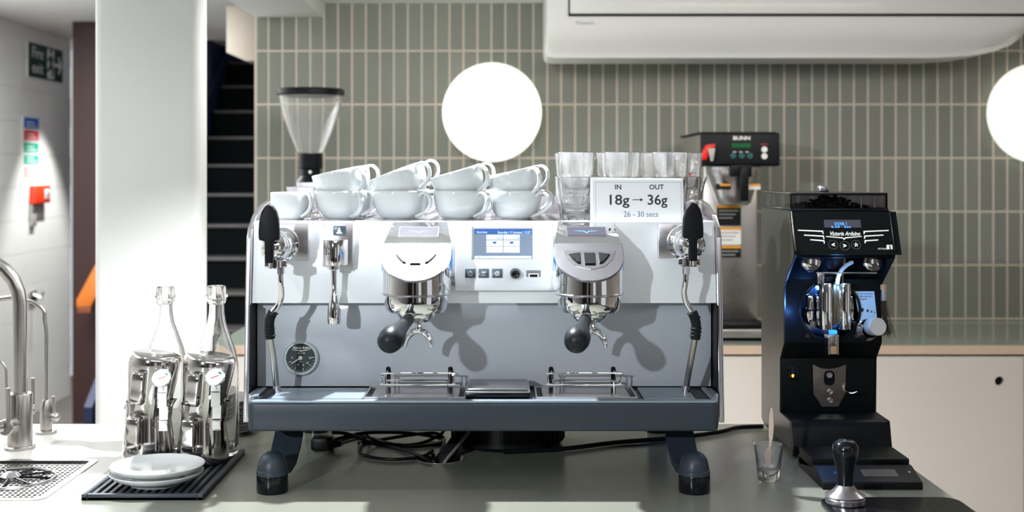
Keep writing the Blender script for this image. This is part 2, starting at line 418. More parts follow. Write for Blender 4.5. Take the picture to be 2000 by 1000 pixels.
sconce(961, 219, 'round white wall lamp on the tiles above the stacked cups')
sconce(2026, 221, 'round white wall lamp cut by the right edge, under the air conditioner')

AY = 4.33
ax0, ax1 = X(1068,AY), X(2022,AY)
ac = thing('air_conditioner', 'long white air conditioner mounted under the ceiling above the tiled wall', 'air conditioner', ((ax0+ax1)/2, WY, 2.2))
def ac_prof(s_):
    zb = Z(112,AY+.04)
    return [(WY-.006, 2.195), (WY-.006, zb+.03), (AY+.30, zb+s_*.004), (AY+.10, zb), (AY+.06, zb+.0), (AY+.055, zb+.02), (AY+.015, zb+.05), (AY, zb+.10), (AY, 2.195)]
t = bmesh.new(); rings = []
for x, up in ((ax0,.016),(ax0+.006,.004),(ax0+.03,0),(ax1-.32,0),(ax1-.20,.008),(ax1-.12,.022),(ax1-.06,.045),(ax1-.02,.075),(ax1,.12)):
    rings.append([t.verts.new((x, y, min(2.195, z + up*max(0, (2.12-z)/.16)))) for y, z in ac_prof(0)])
for a, c in zip(rings, rings[1:]):
    n = len(a)
    for i in range(n): t.faces.new((a[i], c[i], c[(i+1) % n], a[(i+1) % n]))
t.faces.new(rings[0]); t.faces.new(rings[-1][::-1]); bmesh.ops.recalc_face_normals(t, faces=t.faces)
m_ = MB(); m_.add(t); make('casing', m_, plastic_w, ac, ang=40)
zl = Z(29,AY)
make('front_panel', MB().box(X(1113,AY), ax1-.03, AY-.012, AY+.01, zl+.003, 2.194, .004), plastic_w, ac)
make('panel_gap', MB().box(X(1110,AY), ax1-.02, AY-.006, AY+.004, zl-.0055, zl+.005), black, ac, label='black line under the front panel')
make('panel_gap', MB().box(X(1110,AY), X(1114,AY), AY-.006, AY+.004, zl, 2.194), black, ac, label='black line at the panel end')
text('Panasonic', .017, (X(1143,AY-.005), AY-.001, Z(45,AY)), mat('grey_print', (.35,.35,.38), .5, noise=.02), ac, fit=.062)

# ================================================================== LEFT WALL SIGNS
WX = -3.0265
RL = (PI/2, 0, PI/2)      # text on the left wall, facing +x
def wall_y(px): return WX*F/(px-VX)
def wz(py, y): return Z(py, y)
g_sign = mat('sign_green', (.006,.035,.030), .5, noise=.05, scale=10); g_lab = mat('label_green', (.01,.36,.24), .5, noise=.05, scale=10)
blu = mat('label_blue', (.02,.13,.50), .5, noise=.05, scale=10); redl = mat('label_red', (.65,.03,.05), .5, noise=.05, scale=10); pinkl = mat('label_pink', (.85,.35,.33), .5, noise=.05, scale=10)
y0, y1 = wall_y(52), wall_y(121); zc = wz(123, (y0+y1)/2)
s = thing('exit_sign', 'dark green fire exit sign with running figure and arrow on the block wall', 'sign', (WX, (y0+y1)/2, zc))
zz0, zz1 = zc-.118, zc+.118
make('rim', MB().box(WX+.001, WX+.006, y0, y1, zz0, zz1, .001, 1), print_w, s)
make('board', MB().box(WX+.002, WX+.0085, y0+.012, y1-.012, zz0+.007, zz1-.007), g_sign, s)
text('Fire', .105, (WX+.010, y0+.165, zc+.047), print_w, s, rot=RL, fit=.19); text('exit', .105, (WX+.010, y0+.165, zc-.05), print_w, s, rot=RL, fit=.19)
ym = y0+.36
make('door_pictogram', MB().box(WX+.0085, WX+.0095, ym-.015, ym+.105, zz0+.02, zz1-.02), print_w, s)
fg = MB()
for a, c_, r in (((.03,.055),(.035,-.0),.016),((.035,-.0),(.07,-.04),.011),((.07,-.04),(.06,-.085),.009),((.035,0),(.01,-.04),.011),((.01,-.04),(-.02,-.05),.009),((.03,.045),(.075,.03),.008),((.03,.045),(-.01,.02),.008)):
    fg.cyl((WX+.010, ym+a[0], zc+a[1]), (WX+.010, ym+c_[0], zc+c_[1]), r, n=8)
fg.sphere((WX+.010, ym+.035, zc+.082), .015, n=10); make('running_figure', fg, g_sign, s)
ar = MB().box(WX+.0085, WX+.0105, y1-.16, y1-.07, zc-.012, zc+.012)
ar.prism([(y1-.10,zc+.05),(y1-.085,zc+.062),(y1-.03,zc),(y1-.085,zc-.062),(y1-.10,zc-.05),(y1-.062,zc)], 'x', WX+.0085, WX+.0105); make('arrow', ar, print_w, s)
ys, ye = wall_y(43), wall_y(76); 
labs = [(229,252,blu,'blue'),(254,275,redl,'red'),(278,299,g_lab,'green'),(302,321,g_lab,'lower green'),(325,345,pinkl,'pale red')]
for a, c_, m_, nm in labs:
    ymid = (ys+ye)/2; za, zb = wz(a, ymid), wz(c_, ymid)
    t = thing('safety_label', nm+' safety label in the column of labels below the exit sign', 'label', (WX, ymid, (za+zb)/2))
    make('backing', MB().box(WX+.0005, WX+.002, ys, ye, zb-.004, za+.004), print_w, t)
    make('colour_field', MB().box(WX+.002, WX+.003, ys+.025, ye-.012, zb+.003, za-.003), m_, t)
    for q in range(2):
        make('print_line', MB().box(WX+.003, WX+.0034, ys+.07, ye-.05-q*.04, zb+.016+q*.022, zb+.023+q*.022), print_w, t)
ymid = wall_y(72)
t = thing('fire_call_point', 'bright orange-red fire call point box below the safety labels', 'fire alarm', (WX, ymid, wz(380, ymid)))
ya, yb = wall_y(57), wall_y(86)
make('housing', MB().box(WX, WX+.045, ya, yb, wz(397,ymid), wz(362,ymid), .006), firered, t)
make('press_panel', MB().box(WX+.045, WX+.049, yb-.11, yb-.035, wz(392,ymid)+.01, wz(370,ymid), .003), print_w, t)
make('press_spot', MB().axis([(.018,0),(.018,.003),(0,.003)], (WX+.049, yb-.07, wz(380,ymid)), (1,0,0)), ink_blue, t)
t = thing('conduit', 'short grey conduit hanging below the fire call point', 'conduit', (WX, ya+.04, wz(420,ymid)))
make('pipe', MB().box(WX, WX+.02, ya+.0, ya+.085, wz(441,ymid), wz(398,ymid), .008), mat('grey_plastic', (.40,.38,.36), .5, noise=.03), t)
yk = wall_y(62)
t = thing('wall_hook', 'small grey hook on the white block wall beside the tall tap', 'hook', (WX, yk, wz(580,yk)))
make('plate', MB().box(WX, WX+.012, yk-.06, yk+.06, wz(592,yk), wz(568,yk), .004), steel, t)
make('hook', MB().tube([(WX+.01,yk,wz(575,yk)),(WX+.06,yk,wz(582,yk)),(WX+.075,yk,wz(570,yk))], .008), steel, t)

# ================================================================== ESPRESSO MACHINE
MX = -.0305
def ZR(py, d): return Z(py, d)
em = thing('espresso_machine', 'two-group white and slate-blue espresso machine standing on the sage counter', 'coffee machine', (MX, 2.45, CT))
xl, xr = -.464, .403
sp = [(2.258,1.108),(2.266,1.2),(2.276,1.32),(2.288,1.44),(2.302,1.458),(2.34,1.479),(2.42,1.498),(2.52,1.507),(2.80,1.507),(2.80,1.12),(2.79,1.108)]
for x0, nm in ((xl, 'left'), (xr-.010, 'right')):
    make('side_panel', MB().prism(sp, 'x', x0, x0+.010, .0018), chrome_soft, em)
    li = MB().box(x0+.0101 if x0 < 0 else x0-.0021, x0+.0121 if x0 < 0 else x0-.0001, 2.268, 2.33, 1.11, 1.318); make('liner', li, black, em)
make('body', MB().box(-.452, .391, 2.345, 2.785, 1.112, 1.455, .004), black, em)
make('upper_panel', MB().prism([(2.283,1.3205),(2.302,1.469),(2.345,1.469),(2.345,1.3205)], 'x', -.4533, .3925, .0015), white_panel, em)
make('lower_panel', MB().box(-.4505, .389, 2.32, 2.345, 1.163, 1.3198, .001), grey_panel, em)
make('cup_shelf', MB().box(-.4535, .3925, 2.303, 2.79, 1.458, 1.4665, .001), chrome_soft, em)
pf = MB()
for r in range(14):
    for c in range(34):
        if (c % 4) == 3: continue
        x = -.42+c*.0235
        pf.box(x, x+.013, 2.325+r*.032, 2.331+r*.032, 1.4665, 1.4668)
make('perforation', pf, black, em, kind='stuff')
make('back_rail', MB().box(-.4535, .3925, 2.785, 2.795, 1.30, 1.507, .002), chrome_soft, em)
# drip tray
tp = [(-.450,2.335),(-.4495,2.235),(-.437,2.172),(-.430,2.168),(.369,2.168),(.376,2.172),(.3885,2.235),(.389,2.335)]
tray = make('drip_tray', MB().prism(tp, 'z', 1.1106, 1.160, .0045, 3), slate, em)
make('tray_lip', MB().prism([(x*1.0,y) for x,y in [(-.449,2.235),(-.437,2.1735),(-.43,2.170),(.369,2.170),(.376,2.1735),(.388,2.235),(.388,2.30),(.379,2.30),(.379,2.236),(.368,2.187),(-.429,2.187),(-.440,2.236),(-.440,2.30),(-.449,2.30)]], 'z', 1.1595, 1.1635, .001), slate_lt, tray)
make('back_gutter', MB().box(-.445, .384, 2.305, 2.3195, 1.1602, 1.1612), black, tray)
for k in range(8):
    y = 2.192+k*.0135
    make('slat', MB().box(X(541,2.26)+.001, X(716,2.26), y, y+.0115, 1.1602, 1.1642, .0008, 1), slate_lt, tray)
for x0, x1 in ((-.4385,-.4235),(.3615,.3775)):
    make('side_bar', MB().box(x0+ (0 if x0<0 else .006), x1-(.006 if x0<0 else 0), 2.19, 2.302, 1.1602, 1.165, .001, 1), slate_lt, tray)
for x0, x1 in ((X(506,2.2),X(520,2.2)),(X(1362,2.2),X(1376,2.2))):
    make('slot', MB().box(x0, x1, 2.19, 2.305, 1.1601, 1.1606), black, tray)
make('flat_cover', MB().box(X(1252,2.24), X(1350,2.24), 2.19, 2.303, 1.1602, 1.1642, .0008, 1), slate_lt, tray)
for gx in (-.1505, .1505):
    fr = MB()
    g0, g1, h0, h1 = gx-.090, gx+.090, 2.190, 2.303
    for a in ((g0,g1,h0,h0+.004),(g0,g1,h1-.004,h1),(g0,g0+.004,h0,h1),(g1-.004,g1,h0,h1)): fr.box(*a, 1.1602, 1.1665, .001, 1)
    gr = make('cup_grate', fr, chrome_soft, tray)
    make('grate_well', MB().box(g0+.003, g1-.003, h0+.003, h1-.003, 1.1601, 1.1608), black, gr)
    make('grate_plate', MB().box(g0+.013, g1-.013, h0+.005, h1-.006, 1.162, 1.1655, .001, 1), mat('polished_plate', (.66,.62,.60), .16, 1, rn=.05, scale=30), gr)
# feet and legs
for fx in (-.3996, .3387):
    ix = 1 if fx < 0 else -1
    lg = MB(); path = [(2.34,1.113),(2.318,1.09),(2.29,1.06),(2.262,1.035),(2.235,1.026),(2.20,1.03)]
    t = bmesh.new(); rr = []
    for (y, z), wd, off in zip(path, (.026,.026,.026,.025,.023,.018), (.012,.011,.009,.006,.003,0)):
        cx = fx+ix*off
        rr.append([t.verts.new((cx-wd,y,z-.002)),t.verts.new((cx+wd,y,z-.002)),t.verts.new((cx+wd,y+.012,z+.012)),t.verts.new((cx-wd,y+.012,z+.012))])
    for a, c_ in zip(rr, rr[1:]):
        for i in range(4): t.faces.new((a[i],a[(i+1)%4],c_[(i+1)%4],c_[i]))
    t.faces.new(rr[0]); t.faces.new(rr[-1][::-1]); bmesh.ops.recalc_face_normals(t, faces=t.faces); lg.add(t)
    lo = make('leg', lg, slate, em)
    make('foot_cap', MB().lathe([(0,.071),(.008,.0702),(.016,.066),(.022,.058),(.0252,.047),(.0258,.0405),(.0258,.039),(.0272,.038),(.0276,.036),(.0276,.031),(.026,.030),(0,.030)], 40, Matrix.Translation((fx,2.195,CT))), slate, lo)
    make('rubber_foot', MB().lathe([(0,.030),(.0270,.030),(.0275,.028),(.0275,.002),(.0265,0),(0,0)], 40, Matrix.Translation((fx,2.195,CT))), black_gloss, lo, label='black rubber foot')
for fx in (-.3996, .3387):
    lo = make('leg', MB().box(fx-.022, fx+.022, 2.70, 2.72, 1.03, 1.113, .003), slate, em)
    make('rubber_foot', MB().lathe([(0,.034),(.027,.034),(.0275,.03),(.0275,0),(0,0)], 32, Matrix.Translation((fx,2.71,CT))), black_gloss, lo)

# console with screen and buttons
cs0, cs1 = X(889,2.268), X(1081,2.268)
con = make('console', MB().prism([(2.268,Z(568,2.268)),(2.268,Z(560,2.268)),(2.290,1.4665),(2.31,1.4665),(2.31,Z(568,2.268))], 'x', cs0, cs1, .002), white_panel, em)
TI = math.atan2(.022, 1.4665-Z(560,2.268))       # lean of the console face
def cf(px, py, off=0.0):                          # point on the console face
    d = 2.268
    for _ in range(4):
        z = Z(py, d); d = 2.268+max(0, (z-Z(560,2.268)))*math.tan(TI)
    return Vector((X(px,d), d-off, Z(py,d)))
def slabc(px0, px1, py0, py1, off, th, bev=0):
    a, c_ = cf(px0,py1), cf(px1,py0)
    h = math.hypot(c_.z-a.z, c_.y-a.y); wd = c_.x-a.x
    mid = (a+c_)/2
    return MB().box(-wd/2, wd/2, -off-th, -off, -h/2, h/2, bev, 2, Matrix.Translation(mid) @ Matrix.Rotation(-TI, 4, 'X'))
RC = (PI/2-TI, 0, 0)
bz = make('screen', slabc(925,1040,445,506,.0001,.0008), scr_bg, con)
make('screen_frame', slabc(923,1042,443,447,.0,.002), chrome_soft, bz); make('screen_frame', slabc(921,925.5,443,507,.0,.002), mat('bezel_grey',(.45,.5,.55),.4,noise=.02), bz)
make('screen_bar', slabc(927,1038,447,457.5,.0009,.0003), scr_bar, bz)
make('screen_bar', slabc(927,1038,500,505,.0009,.0003), scr_w, bz)
text('Saturday | 11 January | 12:27', .0068, cf(1004,454,.0017), scr_w, bz, rot=RC, fit=.060)
text('Victoria Arduino', .006, cf(941,453.5,.0017), scr_w, bz, rot=RC, fit=.019, shear=.3)
for i, (a0, a1) in enumerate(((950,982),(983.5,1015))):
    for j, (c0, c1) in enumerate(((458.8,468),(469.5,481),(482,493.5))):
        make('screen_tile', slabc(a0,a1,c0,c1,.0009,.0003), scr_w, bz)
    text('23.0' if i == 0 else 'Low', .0062, cf(a1-6,465,.0016), scr_bar, bz, rot=RC)
    p = cf((a0+a1)/2, 475, .0014)
    make('cup_icon', MB().prism([(p.x-.004,p.z+.003),(p.x+.004,p.z+.003),(p.x+.002,p.z-.001),(p.x-.002,p.z-.001)],'y',p.y,p.y+.0004), scr_bar, bz)
    p = cf(a0+6, 488, .0014); make('clock_icon', MB().axis([(.0014,0),(.0020,0),(.0020,.0003),(.0014,.0003)], (p.x,p.y+.0003,p.z), (0,-1,0), 16), scr_bg, bz)
text('GRP1 OFF 12 bar', .0045, cf(947,503,.0016), scr_bar, bz, rot=RC, fit=.028)
btn_m = mat('blue_grey_button', (.07,.11,.15), .3, noise=.05, coat=.3)
for i, px in enumerate((918.5, 944.5, 971)):
    bt = make('push_button', slabc(px-10.3,px+10.3,525,543,.0,.004,.0012), btn_m, con)
    p = cf(px, 534, .0046)
    if i == 0:
        make('power_icon', MB().axis([(.0030,0),(.0042,0),(.0042,.0005),(.0030,.0005)], p, (0,-1,0), 24).box(p.x-.0007,p.x+.0007,p.y-.0006,p.y,p.z+.0002,p.z+.0052), print_w, bt)
    elif i == 1:
        make('cup_icon', MB().prism([(p.x-.004,p.z+.004),(p.x+.003,p.z+.004),(p.x+.0015,p.z),(p.x-.0025,p.z)],'y',p.y-.0004,p.y).tube([(p.x+.0028,p.y,p.z+.0035),(p.x+.0052,p.y,p.z+.003),(p.x+.002,p.y,p.z+.0008)], .0005, 6).box(p.x-.004,p.x+.0035,p.y-.0004,p.y,p.z-.0035,p.z-.0025), print_w, bt)
    else:
        g = MB()
        for k in range(8):
            a = k*PI/4; g.cyl((p.x+.0012*math.cos(a),p.y,p.z+.0012*math.sin(a)),(p.x+.0045*math.cos(a),p.y,p.z+.0045*math.sin(a)),.0007,.0013,6)
        make('flower_icon', g, print_w, bt)
p = cf(1006.5, 534)
make('knob', MB().axis([(.0098,0),(.0098,.004),(.0085,.008),(.0075,.018),(.0062,.020),(.004,.019),(0,.0182)], p, (0,-1,0), 32), black_gloss, con)
us = make('usb_socket', slabc(1028,1056,528,541,.0,.0006), mat('recess_grey', (.22,.24,.27), .5, noise=.02), con)
make('usb_port', slabc(1032.5,1052,534.5,541,.0007,.0006), chrome, us); make('usb_hole', slabc(1034.5,1050,536,541,.0014,.0004), black, us)

# group heads
plate_m = mat('scratched_plate_chrome', (.35,.34,.37), .34, 1, rn=.03, scale=80, bump=.02)
def topz(y):
    if y <= 2.222: return 1.3723+(y-2.1315)*(1.4325-1.3723)/(2.222-2.1315)
    return 1.4325+(y-2.222)*(1.4675-1.4325)/(2.297-2.222)
for gi, gx in enumerate((-.1475, .1545)):
    R = .0585; t = bmesh.new(); cols = []
    for k in range(0, 13):
        a = k/12*PI/2
        cols.append((R*math.sin(a), 2.19-R*math.cos(a), R*math.sin(a)))
    cols += [(.0600, 2.222, .060), (.0545, 2.26, .0625), (.0495, 2.297, .0645), (.0495, 2.304, .0645)]
    Ls, Rs = [], []
    for hx_, y, hb in cols:
        zt = topz(min(y, 2.297)); zb = 1.3455 + max(0, y-2.22)*.10
        Ls.append((t.verts.new((gx-hx_,y,zt)), t.verts.new((gx-hb,y,zb)))); Rs.append((t.verts.new((gx+hx_,y,zt)), t.verts.new((gx+hb,y,zb))))
    for i in range(len(cols)-1):
        t.faces.new((Ls[i][0],Ls[i+1][0],Rs[i+1][0],Rs[i][0])); t.faces.new((Ls[i][1],Rs[i][1],Rs[i+1][1],Ls[i+1][1]))
        t.faces.new((Ls[i][0],Ls[i][1],Ls[i+1][1],Ls[i+1][0])); t.faces.new((Rs[i][0],Rs[i+1][0],Rs[i+1][1],Rs[i][1]))
    t.faces.new((Ls[-1][0],Ls[-1][1],Rs[-1][1],Rs[-1][0]))
    bmesh.ops.remove_doubles(t, verts=t.verts, dist=1e-6); bmesh.ops.recalc_face_normals(t, faces=t.faces)
    m_ = MB(); m_.add(t)
    g = make('group_head', m_, chrome, em, ang=28)
    # half-moon plate on the sloping face
    sl = math.atan2(1.4325-1.3723, 2.222-2.1315)
    def gp(u, y, off):      # point on sloping face
        return (gx+u, y-off*math.sin(sl), topz(y)+off*math.cos(sl))
    def inclined(pts, off, th):
        t = bmesh.new(); A = [t.verts.new(gp(u,y,off)) for u, y in pts]; B_ = [t.verts.new(gp(u,y,off+th)) for u, y in pts]; n = len(pts)
        t.faces.new(A); t.faces.new(B_[::-1])
        for i in range(n): t.faces.new((A[i],B_[i],B_[(i+1)%n],A[(i+1)%n]))
        bmesh.ops.recalc_face_normals(t, faces=t.faces)
        bmesh.ops.bevel(t, geom=[e for e in t.edges if all(v in B_ for v in e.verts)], offset=min(.0012, th*.6), segments=2, affect='EDGES')
        m_ = MB(); m_.add(t); return m_
    Dp = [(.0605*math.sin(a), 2.190-.0605*math.cos(a)) for a in [math.radians(x) for x in range(-90, 91, 9)]]+[(.0600,2.219),(-.0600,2.219)]
    fp = make('face_plate', inclined(Dp, .0, .004), plate_m, g)
    rec = [(-.047,2.200),(-.040,2.180),(-.026,2.163),(0,2.155),(.026,2.163),(.040,2.180),(.047,2.200)]
    make('button_surround', inclined(rec, .0041, .0006), chrome_soft, fp)
    for pts in ([(-.036,2.190),(-.016,2.194),(-.016,2.169),(-.022,2.170),(-.031,2.181)], [(-.0095,2.193),(.0095,2.193),(.0095,2.166),(-.0095,2.166)], [(.036,2.190),(.031,2.181),(.022,2.170),(.016,2.169),(.016,2.194)]):
        make('brew_button', inclined(pts, .0045, .003), mat('dark_button', (.006,.009,.011), .5, noise=.1, spec=.2), fp)
    # display on the upper slope
    s2 = math.atan2(1.4675-1.4325, 2.297-2.222); mm = Matrix.Translation((gx, 2.262, topz(2.262))) @ Matrix.Rotation(s2, 4, 'X')
    ds = make('display_frame', MB().box(-.0365,.0365,-.019,.019,-.001,.0012,.0008,1,mm), chrome_soft, g)
    dd = make('display', MB().box(-.0345,.0345,-.0165,.0165,.0012,.0018,m=mm), lcd, ds)
    a = MB()
    a.prism([(-.022,.002),(-.004,.0005),(0,-.005),(.004,.0005),(.022,.002),(.004,-.0015),(0,-.008),(-.004,-.0015)], 'z', .0018, .0020, m=mm)
    make('wing_emblem', a, lcd_blue, dd)
    # blue side lamps
    for sx_ in (-1, 1):
        make('side_light', MB().prism([(2.205,1.41),(2.225,1.425),(2.235,1.40),(2.21,1.385)], 'x', gx+sx_*.0600-.0008*(sx_<0), gx+sx_*.0600+.002*sx_), emis('pale_blue_light',(.10,.25,.6),.5), g)
    # collar, ring, portafilter
    T = Matrix.Translation((gx, 2.19, 0))
    make('lower_ring', MB().lathe([(0,1.347),(.0555,1.347),(.0555,1.335),(.0540,1.323),(.0500,1.3165),(.030,1.316),(0,1.316)], 48, T), chrome, g)
    make('lip', MB().lathe([(.0590,1.3455),(.0600,1.3465),(.0600,1.3485),(.0588,1.3495)], 48, T), chrome_soft, g)
    pfx = MB().lathe([(0,1.318),(.034,1.318),(.0345,1.312),(.032,1.306),(.024,1.299),(.010,1.297),(0,1.297)], 40, T)
    pf_ = make('portafilter', pfx, chrome, em)
    A = Vector((gx-.006, 2.158, 1.312)); Bp = Vector((X(1125,2.03) + (gx-.1545), 2.025, Z(667,2.025)))
    dr = (Bp-A).normalized(); L = (Bp-A).length
    make('collar', MB().axis([(.007,-.004),(.0085,.0),(.0088,.012),(.0098,.014),(.0098,.020),(.008,.021)], A, dr, 28), chrome, pf_)
    make('handle', MB().axis([(0,.018),(.0098,.018),(.0105,.022),(.0105,.035),(.0112,.055),(.0135,.078),(.0175,.098),(.0208,.115),(.0212,L-.010),(.0195,L+.002),(.0150,L+.010),(.008,L+.0145),(0,L+.0155)], A, dr, 36), mat('matt_black_handle', (.009,.013,.018), .40, noise=.1, scale=50, spec=.3), pf_, ang=60)
    sp_ = MB().cyl((gx+.004,2.185,1.299),(gx+.006,2.182,1.288),.0055,n=16).cyl((gx+.006,2.182,1.290),(gx+.006,2.182,1.284),.0075,n=6)
    make('spout_stem', sp_, chrome, pf_)
    for sd in (1, -1):
        make('spout', MB().tube([(gx+.004,2.182,1.284),(gx+.004+sd*.010,2.178,1.281),(gx+.004+sd*.019,2.174,1.272),(gx+.004+sd*.0235,2.172,1.257)], [.0055,.0062,.006,.0045], 12, ry=.010, up=(0,1,0), smooth=5), chrome, pf_)
    text('VA388', .008, (gx+.0628, 2.245, 1.37), black, g, rot=(PI/2,0,PI/2)) if gi == 0 else None

# steam taps
lever_m = mat('matt_black_lever', (.005,.006,.008), .5, noise=.1, scale=60, spec=.2)
for si, (bx, bzp, lbx, sgn) in enumerate((((536),482,526.5,-1),((1349),478,1352.5,1))):
    d = 2.20; c = P(bx, bzp, d); base = Vector((c.x, 2.30, c.z))
    pl = make('steam_tap', MB().box(c.x-.020 if sgn < 0 else c.x-.046, c.x+.046 if sgn < 0 else c.x+.020, 2.284, 2.297, c.z-.028, 1.4655, .0015), chrome_soft, em)
    make('barrel', MB().axis([(0,0),(.031,0),(.031,.03),(.0285,.032),(.0285,.050),(.0265,.052),(.0265,.085),(.0245,.09),(0,.09)], (c.x,2.297,c.z), (0,-1,0), 40), chrome, pl)
    make('ball', MB().sphere(c, .0255, n=36), chrome, pl)
    lv = MB(); lx = X(lbx, 2.168)
    prof = [(-.0070,-.026),(-.0072,.012),(-.0155,.013),(-.0178,.016),(-.0178,.030),(-.0165,.048),(-.0125,.064),(-.006,.073),(0,.0755),(.006,.073),(.0125,.064),(.0165,.048),(.0178,.030),(.0178,.016),(.0155,.013),(.0072,.012),(.0070,-.026)]
    lv.prism([(lx+u, c.z-.0+v) for u, v in prof], 'y', 2.158, 2.1745, .003, 3)
    make('lever', lv, lever_m, pl, label='black paddle lever')
    nz = c.z-.0255
    make('swivel_nut', MB().cyl((c.x+.0+sgn*-.004,2.20,nz+.004),(c.x-sgn*.004,2.20,nz-.012),.0175,bev=.002).box(c.x-.019-sgn*.004,c.x+.019-sgn*.004,2.188,2.196,nz-.010,nz+.003,.001), chrome, pl)
    if sgn > 0: pts = [(1340,524,2.2),(1339,548,2.2),(1336,572,2.205),(1341,592,2.21),(1352,610,2.21)]; gp_ = [(1352,609,2.21),(1357,622,2.21),(1359.5,636,2.212),(1358,662,2.215)]; tb = [(1357.5,660,2.215),(1349,705,2.23),(1340,757,2.25)]; tip = (1338.5,766,2.252)
    else: pts = [(548,524,2.2),(548.5,550,2.2),(550,574,2.205),(545,594,2.21),(533,610,2.21)]; gp_ = [(533,609,2.21),(528,620,2.21),(526,634,2.212),(527.5,661,2.215)]; tb = [(528,660,2.215),(535,705,2.23),(540,757,2.25)]; tip = (541.5,767,2.252)
    wn = make('steam_wand', MB().tube([P(*q) for q in pts], .0052, 14, smooth=6), chrome, pl)
    make('wand_joint', MB().cyl(P(pts[0][0],522,2.2),P(pts[0][0],535,2.2),.0065,n=8), chrome_soft, wn)
    gm = MB().tube([P(*q) for q in gp_], .0088, 16, smooth=6)
    for q in ((gp_[0][0]+sgn*1,613,2.21),(gp_[1][0],619,2.21),(gp_[2][0],641,2.212),(gp_[2][0],648,2.213),(gp_[3][0],655,2.214)):
        gm.cyl(P(q[0],q[1]-1.6,q[2]),P(q[0],q[1]+1.6,q[2]),.0104,n=20,bev=.001)
    make('rubber_grip', gm, black_matt, wn)
    make('wand_tube', MB().tube([P(*q) for q in tb], .0056, 14, smooth=4), steel, wn)
    make('wand_tip', MB().cyl(P(tb[-1][0],752,2.249),P(*tip),.0064,.0082,20).sphere(P(*tip), .0082, (1,1,.6), 16), chrome_soft, wn)

# hot water outlet
hp = make('hot_water_outlet', MB().prism([(X(634,2.29),1.4665),(X(691,2.29),1.4665),(X(688,2.285),Z(528,2.285)),(X(631,2.285),Z(520,2.285))], 'y', 2.2775, 2.292, .001), chrome_soft, em)
make('outlet_body', MB().prism([(X(629,2.24),2.292)]+[(X(652.5,2.24)+.0225*math.cos(a), 2.262+.030*math.sin(a)) for a in [math.radians(180+15*k) for k in range(13)]]+[(X(676,2.24),2.292)], 'z', Z(519,2.24), Z(469,2.24), .0015), chrome, hp)
hb = make('water_button', MB().box(X(650,2.272),X(675,2.272),2.272,2.278,Z(460,2.272),Z(441,2.272),.0012), btn_m, hp)
p = P(662.5, 450, 2.2715)
make('water_icon', MB().box(p.x-.005,p.x+.005,p.y-.0004,p.y+.0005,p.z-.006,p.z-.003).box(p.x-.003,p.x+.003,p.y-.0004,p.y+.0005,p.z-.003,p.z+.001).cyl((p.x,p.y-.0004,p.z+.003),(p.x,p.y+.0005,p.z+.003),.002,n=12), print_w, hb)
nx = X(652.5,2.25)
make('water_nozzle', MB().lathe([(0,Z(519,2.25)),(.010,Z(519,2.25)),(.010,Z(526,2.25)),(.0052,Z(528,2.25)),(.0048,Z(572,2.25)),(.0060,Z(575,2.25)),(.0066,Z(577,2.25)),(.0085,Z(590,2.25)),(.0118,Z(606,2.25)),(.0120,Z(629,2.25)),(.0108,Z(632,2.25)),(0,Z(632,2.25))], 32, Matrix.Translation((nx,2.25,0))), chrome, hp)

# pressure gauge
gc = P(588, 699, 2.316); ga = Vector((gc.x, 2.3199, gc.z))
gg = make('pressure_gauge', MB().axis([(.0255,0),(.0322,0),(.0322,.006),(.030,.0095),(.0275,.0095),(.0262,.006),(.0258,.004)], ga, (0,-1,0), 56), mat('pale_bezel', (.55,.62,.64), .28, .6, rn=.05), em)
make('dial', MB().axis([(.0268,0),(.0268,.0035),(0,.0035)], ga, (0,-1,0), 48), mat('dial_black', (.02,.03,.036), .35, noise=.05), gg)
fy = ga.y-.0037
nd = MB(); a = math.radians(212)
nd.axis([(.0038,0),(.0038,.0015),(0,.0018)], (ga.x-.001,fy,ga.z), (0,-1,0), 20).cyl((ga.x-.001,fy-.001,ga.z),(ga.x-.001+.020*math.cos(a),fy-.001,ga.z+.020*math.sin(a)),.0011,.0005,8)
make('needle', nd, print_w, gg)
tk = MB()
for k in range(13):
    a = math.radians(200+k*13.5); big = k % 3 == 0
    r0 = .0195 if big else .0222
    tk.cyl((ga.x+r0*math.cos(a),fy,ga.z+r0*math.sin(a)),(ga.x+.0245*math.cos(a),fy,ga.z+.0245*math.sin(a)),.0004 if big else .00022,n=4)
make('dial_marks', tk, print_w, gg)
for s_, dx, dz in (('3',-.0165,.000),('6',-.0055,-.0125),('9',.004,-.0135),('12',.0115,-.0095),('16',.0165,0)):
    text(s_, .0052, (ga.x+dx,fy,ga.z+dz), print_w, gg, rot=(PI/2,0,0))
text('Victoria Arduino', .0062, (ga.x+.001,fy,ga.z+.0195-.001), print_w, gg, shear=.35, fit=.034, bold=.0001)
text('dal 1905', .0038, (ga.x,fy,ga.z+.0085), print_w, gg, shear=.3, fit=.014)
text('bar', .0045, (ga.x,fy,ga.z-.0068), print_w, gg, shear=.2)
make('wing_emblem', MB().prism([(ga.x-.0195,ga.z+.0152),(ga.x,ga.z+.0140),(ga.x+.0195,ga.z+.0152),(ga.x+.002,ga.z+.0125),(ga.x,ga.z+.0105),(ga.x-.002,ga.z+.0125)],'y',fy-.0002,fy), print_w, gg)

